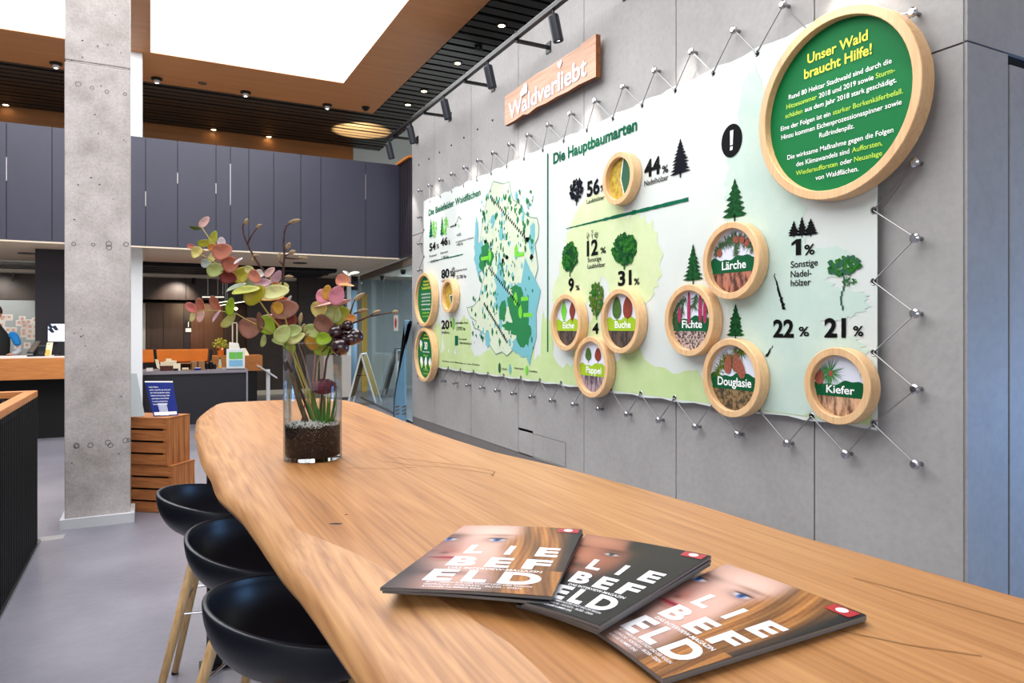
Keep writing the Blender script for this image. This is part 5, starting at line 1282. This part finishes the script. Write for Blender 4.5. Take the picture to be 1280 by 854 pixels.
# tv, monitor, tablet stand, leaflet
def P11(px,py,Y=11.5): return ony(px,py,Y)
a = ony(60,427,12.25); b = ony(84,405,12.25)
t = thing('wall_screen','bright white screen mounted on the dark pier','screen',(a.x,12.28,a.z)); B((a.x-.02,12.25,a.z-.02),(b.x,12.29,b.z+.02)).build('housing','black_metal',t); B((a.x,12.243,a.z),(b.x-.02,12.249,b.z)).build('display','tv_screen',t)
mb = MB(); 
for (px,py) in ((64,413),(69,410),(62,407)): q = ony(px,py,12.2); mb.add([(q.x+u,12.241,q.z+v) for u,v in ((-.05,.02),(0,-.04),(.04,-.03),(.0,.04))],[(0,1,2,3)])
mb.build('display_marks','tv_dark',t)
a = P11(66,443); t = thing('desk_monitor','black desk monitor beside the column on the counter','monitor',(a.x,11.5,1.115)); b = P11(80,427)
MB().prism([(a.x-.01,11.5,1.15),(b.x,11.5,1.15),(b.x,11.5,b.z),(a.x+.06,11.5,b.z)],(0,.03,0)).build('screen','black_metal',t); B((a.x+.02,11.48,1.115),(a.x+.16,11.6,1.13)).build('foot','black_metal',t)
B((a.x+.07,11.53,1.12),(a.x+.10,11.56,1.25)).build('neck','black_metal',t)
a = P11(57,446); b = P11(67,428); t = thing('leaflet','cream leaflet standing between the tablet stand and the monitor','leaflet',(a.x,11.4,1.115)); MB().prism([(a.x,11.4,1.116),(b.x-.02,11.4,1.116),(b.x,11.46,b.z),(a.x+.02,11.46,b.z)],(0,.005,0)).build('card','cream_paper',t); MB().prism([(a.x,11.397,1.13),(b.x-.03,11.397,1.13),(b.x-.03,11.42,1.2),(a.x+.005,11.42,1.2)],(0,-.002,0)).build('picture','yellow_panel',t)
a = P11(33,442); t = thing('tablet_stand','tilted tablet till on a black stand on the reception counter','till',(a.x+.15,11.4,1.115))
p = [P11(33,442,11.3),P11(41,442,11.3),P11(53,425,11.55),P11(45,425,11.55)]; MB().prism(p,(0,.02,.0)).build('tablet','black_powder',t)
p = [Vector(v)*1 for v in p]; cc = sum(p,Vector())/4; MB().prism([cc+(v-cc)*.8+Vector((0,-.004,0)) for v in p],(0,.002,0)).build('screen','slot_brown',t)
MB().tube([(cc.x,11.44,1.12),(cc.x,11.44,cc.z)],.02,8).build('post','black_metal',t); B((cc.x-.08,11.38,1.115),(cc.x+.1,11.5,1.13)).build('foot','black_metal',t)
a = P11(48,447); b = P11(58,429); t = thing('card_terminal','black upright printer block beside the tablet till','printer',(a.x,11.45,1.115)); B((a.x,11.4,1.115),(b.x,11.52,b.z-.03)).build('body','black_metal',t,bevel=.01); B((a.x+.01,11.395,1.14),(b.x-.01,11.4,1.18)).build('slot','black_powder',t)
MB().prism([(b.x-.01,11.45,b.z-.06),(b.x+.03,11.45,b.z-.03),(b.x+.05,11.45,b.z),(b.x,11.45,b.z-.03)],(0,.02,0)).build('bracket','steel',t)
# person behind the counter
pp = ony(-3,448,12.15); px_, py_ = pp.x, 12.15
ps = thing('person','person behind the reception counter in a dark vest with blue and grey sleeves','person',(px_,py_,0))
def skin(name, pts, edges, rad, mm, parent, sub=2, root=0):
    me = bpy.data.meshes.new(name); org = wloc(parent); me.from_pydata([tuple(Vector(p)) for p in pts],edges,[]); o = bpy.data.objects.new(name,me); C.objects.link(o); o.parent = parent
    sk_ = o.modifiers.new('skin','SKIN'); sk_.use_smooth_shade = True; sv = me.skin_vertices[0].data if me.skin_vertices else None
    if sv is None:
        bpy.context.view_layer.objects.active = o
    for i, r in enumerate(rad):
        me.skin_vertices[0].data[i].radius = r if isinstance(r,tuple) else (r,r); me.skin_vertices[0].data[i].use_root = (i == root)
    sb = o.modifiers.new('sub','SUBSURF'); sb.levels = sub; sb.render_levels = sub; me.materials.append(M[mm]); return o
try:
    # local: x to the right, -y towards the camera
    body = [(0,0,.95),(0,0,1.15),(0,0,1.35),(-.01,0,1.47),(-.02,-.01,1.55),(-.03,-.03,1.63),(.09,0,.90),(.10,.0,.50),(.10,.03,.09),(.10,-.10,.04),(-.09,0,.90),(-.10,0,.50),(-.10,.03,.09),(-.10,-.10,.04)]
    ed = [(0,1),(1,2),(2,3),(3,4),(4,5),(0,6),(6,7),(7,8),(8,9),(0,10),(10,11),(11,12),(12,13)]
    skin('body',body,ed,[(.15,.10),(.145,.10),(.18,.11),(.10,.08),.05,.055,.085,.06,.045,.035,.085,.06,.045,.035],'vest_black',ps)
    arm = [(.13,-.01,1.42),(.19,-.02,1.40),(.235,-.04,1.30),(.245,-.05,1.24)]; skin('sleeve',arm,[(0,1),(1,2),(2,3)],[.055,.062,.052,.045],'sleeve_blue',ps,2)
    arm = [(.245,-.06,1.22),(.25,-.09,1.15),(.20,-.22,1.13)]; skin('lower_sleeve',arm,[(0,1),(1,2)],[.056,.052,.036],'sleeve_grey',ps,2)
    arm = [(-.13,-.01,1.40),(-.20,-.02,1.37),(-.235,-.05,1.20),(-.22,-.20,1.13)]; skin('sleeve',arm,[(0,1),(1,2),(2,3)],[.055,.062,.052,.038],'sleeve_blue',ps,2)
    for sx in (1,-1):
        hb_ = (.20*sx,-.22,1.13); pts = [hb_,(.19*sx,-.28,1.13)]; ed = [(0,1)]; rad = [(.028,.02),(.034,.015)]
        for j,(dx,l) in enumerate(((-.027,.060),(-.009,.072),(.009,.068),(.027,.055))):
            i0 = len(pts); pts += [(.19*sx+dx,-.30,1.132),(.19*sx+dx,-.30-l*.6,1.135),(.19*sx+dx,-.30-l,1.125)]; ed += [(1,i0),(i0,i0+1),(i0+1,i0+2)]; rad += [.009,.0085,.007]
        i0 = len(pts); pts += [(.16*sx,-.26,1.128),(.145*sx,-.29,1.125)]; ed += [(0,i0),(i0,i0+1)]; rad += [.011,.009]
        skin('hand',pts,ed,rad,'skin',ps,1)
except Exception as e:
    print('person fallback', e)
hd = MB(); hc = Vector((px_-.03,py_-.04,1.70)); hd.ball(hc,.095,20,sc=(.82,.98,1.2)); hd.ball(hc+Vector((0,-.098,-.01)),.016,8,sc=(.8,1.2,1.4)); hd.ball(hc+Vector((.078,0,-.01)),.022,8,sc=(.5,.9,1.4)); hd.ball(hc+Vector((-.078,0,-.01)),.022,8,sc=(.5,.9,1.4))
hd.build('head','skin',ps,smooth=True)
for sx in (-1,1): MB().ball(hc+Vector((.03*sx,-.086,.012)),.009,8).build('eye','frame_white',ps,smooth=True)
MB().ball(hc+Vector((0,-.086,-.05)),.012,8,sc=(1.8,.6,.5)).build('mouth','rp_lip' if 'rp_lip' in M else 'leaf_rp',ps,smooth=True)
hr_ = MB(); hr_.ball(hc+Vector((0,.022,.028)),.102,20,sc=(.9,.98,1.12)); hr_.build('hair','hair_brown',ps,smooth=True)

# ================================================================== DARK DESK AND FOYER ITEMS
dk = thing('dark_desk','low dark grey service desk with lighter worktop beyond the crates','desk',(.6,12.1,0))
DZ = .84
B((-.6,11.95,DZ-.05),(1.386,12.7,DZ)).build('worktop','counter_top',dk); B((-.15,12.0,0),(1.36,12.6,DZ-.05)).build('front','counter_dark',dk); B((1.36,11.95,0),(1.386,12.7,DZ-.05)).build('end_panel','counter_top',dk)
def D(px,py,Y=12.1): return ony(px,py,Y)
def onD(px,Y): q = ony(px,400,Y); return q.x
x = onD(187,12.1); t = thing('desk_card','small white folded card at the left end of the dark desk','card',(x,12.1,DZ)); MB().prism([(x-.045,12.08,DZ),(x+.045,12.08,DZ),(x+.045,12.1,DZ+.05),(x-.045,12.1,DZ+.05)],(0,.004,0)).build('card','paper',t)
x = onD(171,12.1); t = thing('pen_tray','small grey tray of pens at the far left of the desk','tray',(x,12.1,DZ)); B((x-.08,12.05,DZ),(x+.08,12.13,DZ+.015)).build('tray','screen_grey',t)
for k in range(4): MB().tube([(x-.07+.03*k,12.06,DZ+.02),(x-.03+.03*k,12.12,DZ+.022)],.005,6).build('pen',['black_metal','brochure_blue','paper','steel'][k],t)
x = onD(208,12.1)
t = thing('wicker_basket','brown wicker basket filled with cream bags on the dark desk','basket',(x,12.15,DZ)); B((x-.09,12.05,DZ),(x+.13,12.2,DZ+.07)).build('basket','basket',t,bevel=.01)
MB().tube([(x-.09,12.05,DZ+.07),(x+.13,12.05,DZ+.07),(x+.13,12.2,DZ+.07),(x-.09,12.2,DZ+.07),(x-.09,12.05,DZ+.07)],.008,6).build('rim','basket',t)
for k,(dx,dz) in enumerate(((-.05,.09),(.0,.10),(.06,.10),(.10,.11),(.03,.14))):
    tag(MB().prism([(x+dx-.04,12.1+.012*k,DZ+dz-.04),(x+dx+.04,12.1+.012*k,DZ+dz-.03),(x+dx+.045,12.1+.012*k,DZ+dz+.04),(x+dx-.035,12.1+.012*k,DZ+dz+.045)],(0,.02,0)).build('paper_bag','cream_paper',loc=(x+dx,12.1,DZ+dz-.04),bevel=.004),'small cream paper bag poking out of the wicker basket','bag','paper bags in the basket')
x = onD(198,12.1); tag(MB().prism([(x-.02,12.06,DZ+.05),(x+.03,12.06,DZ+.02),(x+.0,12.1,DZ+.17),(x-.05,12.1,DZ+.18)],(0,.01,0)).build('tilted_leaflet','cream_paper',loc=(x,12.08,DZ+.02)),'cream leaflet leaning at the left rim of the basket','leaflet')
x = onD(221,12.02); t = thing('sugar_box','pale carton beside the basket on the desk','carton',(x,12.02,DZ)); B((x-.05,11.99,DZ),(x+.05,12.06,DZ+.11)).build('carton','cream_paper',t); B((x-.05,11.988,DZ),(x+.02,11.99,DZ+.035)).build('label_patch','black_metal',t)
x = onD(232,12.1); t = thing('open_box','open-fronted wooden box of cards on the dark desk','box',(x,12.1,DZ))
B((x-.08,12.05,DZ),(x+.08,12.18,DZ+.012)).build('bottom','kraft',t); B((x-.08,12.05,DZ+.10),(x+.08,12.18,DZ+.115)).build('top','kraft',t)
for sx in (-1,1): B((x+sx*.08-.006,12.05,DZ),(x+sx*.08+.006,12.18,DZ+.115)).build('side','kraft',t)
B((x-.08,12.17,DZ),(x+.08,12.18,DZ+.11)).build('back','basket',t); B((x-.05,12.07,DZ+.012),(x+.04,12.12,DZ+.04)).build('cards','cream_paper',t)
x = onD(247,12.1); t = thing('cardboard_box','closed brown cardboard box on the dark desk','box',(x,12.1,DZ)); B((x-.10,12.05,DZ),(x+.10,12.2,DZ+.135)).build('carton','kraft',t,bevel=.004); B((x-.012,12.047,DZ),(x+.012,12.05,DZ+.136)).build('tape','basket',t)
x = onD(247,11.99); t = thing('blue_pad','small blue ink pad in front of the cardboard box','pad',(x,11.99,DZ)); B((x-.045,11.97,DZ),(x+.045,12.02,DZ+.03)).build('pad','brochure_blue',t); B((x-.04,11.972,DZ+.03),(x+.04,12.018,DZ+.045)).build('lid','screen_grey',t)
for k,(px_2,hh) in enumerate(((259,.11),(264,.13),(268,.09))):
    x = onD(px_2,12.2); t = thing('dark_jar','', 'jar',(x,12.2,DZ),'dark jars on the desk'); t['label'] = ['dark jar beside the cardboard box','tallest dark jar between cardboard box and bottle','small dark jar beside the clear bottle'][k]
    MB().lathe([(.03,0),(.03,hh*.8),(.02,hh*.9)],(x,12.2,DZ),12).build('jar_body','black_metal',t); MB().lathe([(.022,hh*.88),(.022,hh)],(x,12.2,DZ),12).build('lid','kraft',t)
x = onD(275,12.0); t = thing('glass_bottle','slim clear bottle standing left of the tablet display','bottle',(x,12,DZ)); MB().lathe([(.024,0),(.026,.09),(.012,.14),(.011,.17)],(x,12,DZ),14).build('bottle_body','bottle_clear',t,smooth=True); MB().lathe([(.013,.165),(.013,.19)],(x,12,DZ),10).build('cap','ink_green',t); MB().lathe([(.0265,.03),(.0268,.07)],(x,12,DZ),14).build('bottle_label','yellow_panel',t)
# tablet display with landscape
a = D(283,460,12.0); b = D(306,436,12.0); t = thing('tablet_display','white framed display with a green and blue landscape on the dark desk','display',(a.x,12.0,DZ))
B((a.x,11.99,DZ+.01),(b.x,12.02,b.z)).build('frame','frame_white',t,bevel=.006); w_ = b.x-a.x; h_ = b.z-DZ
B((a.x+w_*.14,11.986,DZ+h_*.14),(b.x-w_*.12,11.99,DZ+h_*.45)).build('picture_water','screen_sky',t); B((a.x+w_*.14,11.986,DZ+h_*.50),(b.x-w_*.12,11.99,DZ+h_*.84)).build('picture_meadow','screen_green',t); B((a.x+w_*.5,11.984,DZ+h_*.14),(a.x+w_*.53,11.986,DZ+h_*.84)).build('picture_divider','screen_sky',t)
B((a.x+.0,11.95,DZ),(b.x-.0,12.05,DZ+.012)).build('foot','black_metal',t)
# orange bench, chairs, box counter
t = thing('orange_bench','long orange upholstered bench in front of the brown doors','bench',(.5,14.6,0))
B((-.6,14.55,.86),(1.0,14.68,1.10)).build('backrest','orange_seat',t,bevel=.02); B((-.6,14.2,.45),(1.0,14.6,.62)).build('seat','orange_seat',t); B((-.55,14.3,0),(.95,14.6,.45)).build('base','black_metal',t); B((-.6,14.6,.6),(1,14.65,.87)).build('back_panel','black_metal',t)
for k,px in enumerate((197,259,267)):
    yc = (13.5,13.05,14.12)[k]; q = ony(px,445,yc+.1); q.x = max(q.x,1.13) if k == 2 else q.x; t = thing('dark_chair',['dark slim-backed chair standing left of the orange bench','dark chair at the right end of the orange bench','orange-backed dark chair beside the wooden box counter'][k],'chair',(q.x,yc,0),'dark chairs around the bench')
    sgn_ = -1 if k == 0 else 1
    MB().prism([(q.x-.02,yc,.5),(q.x+.03,yc,.5),(q.x+.03+.05*sgn_,yc,1.12),(q.x-.02+.05*sgn_,yc,1.14)],(0,.3,0)).build('backrest','black_metal' if k < 2 else 'orange_seat',t); B((q.x-.11,yc,.45),(q.x+.11,yc+.3,.5)).build('seat','black_metal',t)
    for dx in (-.09,.09):
        for dy in (.02,.28): B((q.x+dx-.012,yc+dy-.012,0),(q.x+dx+.012,yc+dy+.012,.45)).build('leg','black_metal',t)
a = ony(262,443,13.6); b = ony(325,461,13.6)
t = thing('wooden_box_counter','small wooden box counter standing right of the bench behind the desk','counter',((a.x+b.x)/2,13.8,0)); 
B((a.x,13.5,.72),(b.x+.03,14.0,1.0)).build('box','counter_wood',t); B((a.x+.1,13.6,0),(b.x-.05,13.95,.72)).build('base','black_metal',t)
q = ony(276,440,13.7); t = thing('flower_pot','leafy pot plant with pale flowers in an orange pot on the box counter','plant',(q.x,13.7,1.0)); MB().lathe([(.045,0),(.06,.09),(.05,.09),(.001,.085)],(q.x,13.7,1.0),16).build('pot','orange_seat',t)
fo = MB(); fw = MB()
for k in range(160):
    a_ = R.uniform(0,2*PI); e = R.uniform(-.3,1.4); r = R.uniform(.06,.15); c = Vector((q.x+r*math.cos(a_)*math.cos(e),13.7+r*math.sin(a_)*math.cos(e),1.17+r*math.sin(e))); u = Vector((R.uniform(-1,1),R.uniform(-1,1),R.uniform(-1,1))).normalized()*.028; v = u.cross(Vector((R.uniform(-1,1),.3,R.uniform(-1,1)))).normalized()*.012
    (fw if k%9 == 0 else fo).add([c-u,c+v,c+u,c-v],[(0,1,2,3)])
tag(fo.build('foliage','leaf_yg',t),kind='stuff'); tag(fw.build('blossoms','leaf_pk',t),kind='stuff')
q = ony(293,440,13.65); t = thing('sloped_sign','white sloped info board on the box counter beside the plant','sign',(q.x,13.65,1.0)); MB().prism([(q.x-.10,13.6,1.0),(q.x+.12,13.6,1.0),(q.x+.08,13.75,1.22),(q.x-.08,13.75,1.24)],(0,.01,0)).build('board','screen_grey',t); MB().prism([(q.x-.13,13.7,1.0),(q.x-.05,13.7,1.0),(q.x-.05,13.72,1.12),(q.x-.13,13.72,1.12)],(0,.01,0)).build('side_card','cream_paper',t)
q = ony(307,440,13.65); tag(MB().prism([(q.x-.05,13.6,1.0),(q.x+.06,13.6,1.0),(q.x+.0,13.66,1.13),(q.x-.07,13.66,1.13)],(0,.01,0)).build('leaning_card','cream_paper',loc=(q.x,13.6,1.0)),'cream card leaning on the right of the box counter','card')
a = ony(290,436,14.2); b = ony(297,403,14.2); t = thing('glass_cabinet','narrow upright frame with thin pale outline behind the plant','frame',(a.x,14.2,0))
for (x0,x1,z0,z1) in ((a.x,a.x+.02,0,b.z),(b.x-.02,b.x,0,b.z),(a.x,b.x,b.z-.02,b.z)): B((x0,14.2,z0),(x1,14.22,z1)).build('bar','strip_white',t)
# lectern
a = ony(322,458,13.2); b = ony(345,473,13.2); q = ony(335,470,13.2)
t = thing('info_lectern','slim white metal lectern with slanted top plate in front of the dark wall','lectern',(q.x,13.2,0)); MB().prism([(a.x,13.05,a.z),(b.x,13.05,b.z),(b.x,13.05,b.z+.03),(a.x,13.05,a.z+.03)],(0,.25,0)).build('plate','frame_white',t); B((q.x-.03,13.16,0),(q.x+.03,13.22,a.z-.06)).build('post','frame_white',t); B((q.x-.12,13.1,0),(q.x+.12,13.3,.012)).build('foot','frame_white',t)
# sign beside doors
a = ony(232,415,YB+.85); b = ony(239,401,YB+.85); t = thing('door_sign','small black and white pictogram plate beside the brown doors','sign',(a.x,YB+.85,a.z)); B((a.x,YB+.86,a.z),(b.x,YB+.88,b.z)).build('plate','black_metal',t); B((a.x,YB+.855,a.z),(b.x,YB+.86,a.z+.08)).build('lower_field','frame_white',t); B((a.x+.05,YB+.855,a.z+.11),(b.x-.05,YB+.86,b.z-.03)).build('pictogram','frame_white',t)
# pendants
pdl = ['hanging linear lamp with glowing underside, left of the three','hanging linear lamp in the middle, partly behind leaves','hanging linear lamp at the right, lowest of the three']
for k,(p0_,p1_) in enumerate((((253,371),(280,371)),((268,379),(285,376)),((272,382),(310,376)))):
    a = ony(*p0_,14+.3*k); b = ony(*p1_,14.6+.3*k); t = thing('pendant_lamp',pdl[k],'pendant lamp',tuple((a+b)/2),'linear pendant lamps'); dv = Vector((0,.05,0))
    MB().prism([a,b,b+Vector((0,0,.03)),a+Vector((0,0,.03))],dv).build('housing','black_metal',t); MB().prism([a-Vector((0,0,.012)),b-Vector((0,0,.012)),b,a],dv).build('diffuser','tube_glow',t)
    for e in (a.lerp(b,.25),a.lerp(b,.95)): MB().tube([e+Vector((0,.02,.03)),(e.x,e.y+.02,2.6)],.006,6).build('cable','steel',t)
q = ony(295,386,15.0); t = thing('warm_bulb','small bright warm bulb in front of the dark wall','lamp',tuple(q)); MB().ball(q,.03,10).build('bulb','lamp_warm',t); MB().tube([q,q+Vector((0,0,.03)),(q.x,q.y,2.665)],.008,6).build('arm','black_metal',t)
q = ony(243,343,16.4); t = thing('wall_spot','small black spotlight hanging from the pale strip over the brown panels','spotlight',tuple(q)); MB().tube([q+Vector((0,0,-.0)),q+Vector((-.03,-.03,-.20))],.035,10).build('body','black_metal',t); MB().tube([(q.x,q.y,q.z),(q.x,q.y,2.56)],.01,6).build('stem','black_metal',t)
light('SPOT','wall_spot_beam',(q.x-.25,15.9,2.5),(q.x-.35,YB,2.0),80,(1,.86,.74),.03,spot=70,blend=.7)
q = ony(18,337,16.4); t = thing('wall_spot','small grey spotlight under the pale strip behind the reception','spotlight',tuple(q)); MB().tube([q,q+Vector((-.03,-.03,-.22))],.02,8).build('body','steel',t); MB().tube([q,(q.x,q.y,2.56)],.01,6).build('stem','black_metal',t)
light('SPOT','reception_beam',(-2.7,15.6,2.5),(-2.7,YB,1.6),50,(1,.93,.85),.03,spot=90,blend=.7)
light('AREA','reception_glow',(-2.2,13.2,2.62),(-2.2,13.4,0),55,(1,.93,.84),1.6,.8); light('AREA','desk_glow',(.8,13.2,2.62),(.8,13.0,0),45,(1,.86,.7),1.6,.6)
light('AREA','passage_glow',(5.5,13.5,2.6),(5.5,13.5,0),90,(.9,.97,1),2,2)
for (px,py,lb) in ((34,317,'dark oval recessed light in the cream soffit above the reception'),(375,329,'dark oval recessed light in the cream soffit behind the twigs')):
    q = onz(px,py,2.655); tag(MB().lathe([(.13,0),(.12,-.012),(.001,-.013)],(q.x,q.y,2.659),20).build('soffit_light','black_metal',loc=(q.x,q.y,2.65)),lb,'ceiling light','recessed lights in the soffit')

# ================================================================== PIECES BY THE GLASS WALL
# blue curved display board standing along the wall
prof = [(492.5,527),(493,500),(496,480),(500,455),(505,428),(510,406),(513.5,401)]
pr = [onx(px,py,3.50) for px,py in prof]; pr[0].z = .0
poly = [tuple(p) for p in pr]+[(3.50,10.46,1.62),(3.50,10.46,0)]
t = thing('blue_display_board','tall light blue metal display board with curved edge and slots beside the wall end','display board',(3.5,10.7,0)); MB().prism(poly,(.03,0,0)).build('sheet','blue_panel',t)
mb = MB()
for i in range(3):
    for (a,b) in ((494,499),(502.5,508)):
        p = onx(a,509+i*4.6,3.497); q = onx(b,508+i*4.4,3.497); mb.prism([(3.497,p.y,p.z-.012),(3.497,q.y,q.z-.012),(3.497,q.y,q.z+.014),(3.497,p.y,p.z+.014)],(.002,0,0))
mb.build('slot','slot_brown',t)
mb = MB()
for (px,py) in ((501,458),(505,457),(508,456),(500,480),(503,480),(507,479)): p = onx(px,py,3.497); mb.lathe([(.008,0),(.008,.002)],n=8,T=Matrix.Translation(p) @ Matrix.Rotation(PI/2,4,'Y'))
mb.build('screw_hole','slot_brown',t); mb = MB()
for a,b in zip(pr,pr[1:]): mb.tube([a+Vector((-.004,0,0)),b+Vector((-.004,0,0))],.010,6)
mb.build('edge_strip','black_powder',t)
def aboard(lb, apex, f1, f2, D_, panel, frame='frame_white'):
    A = ond(*apex,D_); b1 = ond(*f1,D_-.1); b2 = ond(*f2,D_+.15); b1.z = b2.z = .015; cx = (b1+b2)/2
    t = thing('folding_sign',lb,'sign stand',(cx.x,cx.y,0),'folding signs by the glass wall')
    off = Vector((fwd.x,fwd.y,0))*.5
    for e in (b1,b2): MB().tube([A,e],.018,6).build('leg',frame,t); MB().tube([A+off,e+off],.018,6).build('leg',frame,t)
    MB().tube([A,A+off],.018,6).build('top_bar',frame,t)
    MB().prism([A.lerp(b2,.05),A.lerp(b2,.85),A.lerp(b2,.85)+off,A.lerp(b2,.05)+off],(.01,0,0)).build('panel',panel,t)
    MB().prism([A.lerp(b1,.05),A.lerp(b1,.85),A.lerp(b1,.85)+off,A.lerp(b1,.05)+off],(.01,0,0)).build('panel',panel,t)
    MB().tube([A.lerp(b1,.42),A.lerp(b2,.42)],.006,6).build('stay','black_metal',t)
aboard('white framed folding sign with ochre panel left of the blue board',(451,443),(434.5,503),(470,502),13.6,'ochre')
aboard('dark leaning folding sign seen through the glass',(494,436),(477,484),(500,482),15.2,'base_grey','base_grey')
q = ony(500,470,14.3)
t = thing('white_info_stele','pale narrow upright info panel behind the glass near the blue board','info panel',(q.x,14.3,0)); a = ony(496,435,14.3); b = ony(503,460,14.3); B((a.x,14.3,0),(b.x,14.36,a.z)).build('stele','frame_white',t); B((a.x+.02,14.295,a.z-.28),(b.x-.02,14.3,a.z-.06)).build('picture','base_grey',t); B((a.x,14.294,a.z-.03),(b.x,14.3,a.z)).build('top_stripe','ink_green',t)
a = ony(437,440,15.4); b = ony(452,358,15.4); t = thing('light_blue_column','light blue round column beyond the open doorway','column',((a.x+b.x)/2,15.6,0)); MB().lathe([(abs(b.x-a.x)/2,0),(abs(b.x-a.x)/2,2.655)],((a.x+b.x)/2,15.8,0),24).build('shaft','blue_column',t,smooth=True); MB().lathe([(abs(b.x-a.x)/2+.02,2.35),(abs(b.x-a.x)/2+.02,2.655)],((a.x+b.x)/2,15.8,0),24).build('collar','black_powder',t,smooth=True)
a = ony(452,443,16.3); b = ony(459,368,16.3); tag(B((a.x,16.3,0),(b.x,16.36,b.z)).build('yellow_post','yellow_panel',loc=(a.x,16.3,0)),'narrow yellow upright panel right of the light blue column','panel')
a = ony(405,445,14.6); b = ony(436,495,14.6); t = thing('white_reception_block','pale blank counter block behind the vase and the white folding sign','counter',(a.x,14.7,0)); B((a.x,14.6,.06),(b.x+.05,15.0,a.z)).build('block','pink_white',t); B((a.x+.03,14.63,0),(b.x,14.95,.06)).build('plinth','base_grey',t)
a = ony(434,350,14.9); b = ony(439,350,14.9); tag(B((a.x,14.9,0),(b.x,14.98,2.655)).build('door_post','frame_white',loc=(a.x,14.9,0)),'slim white door post between the brown wall and the light blue column','post')
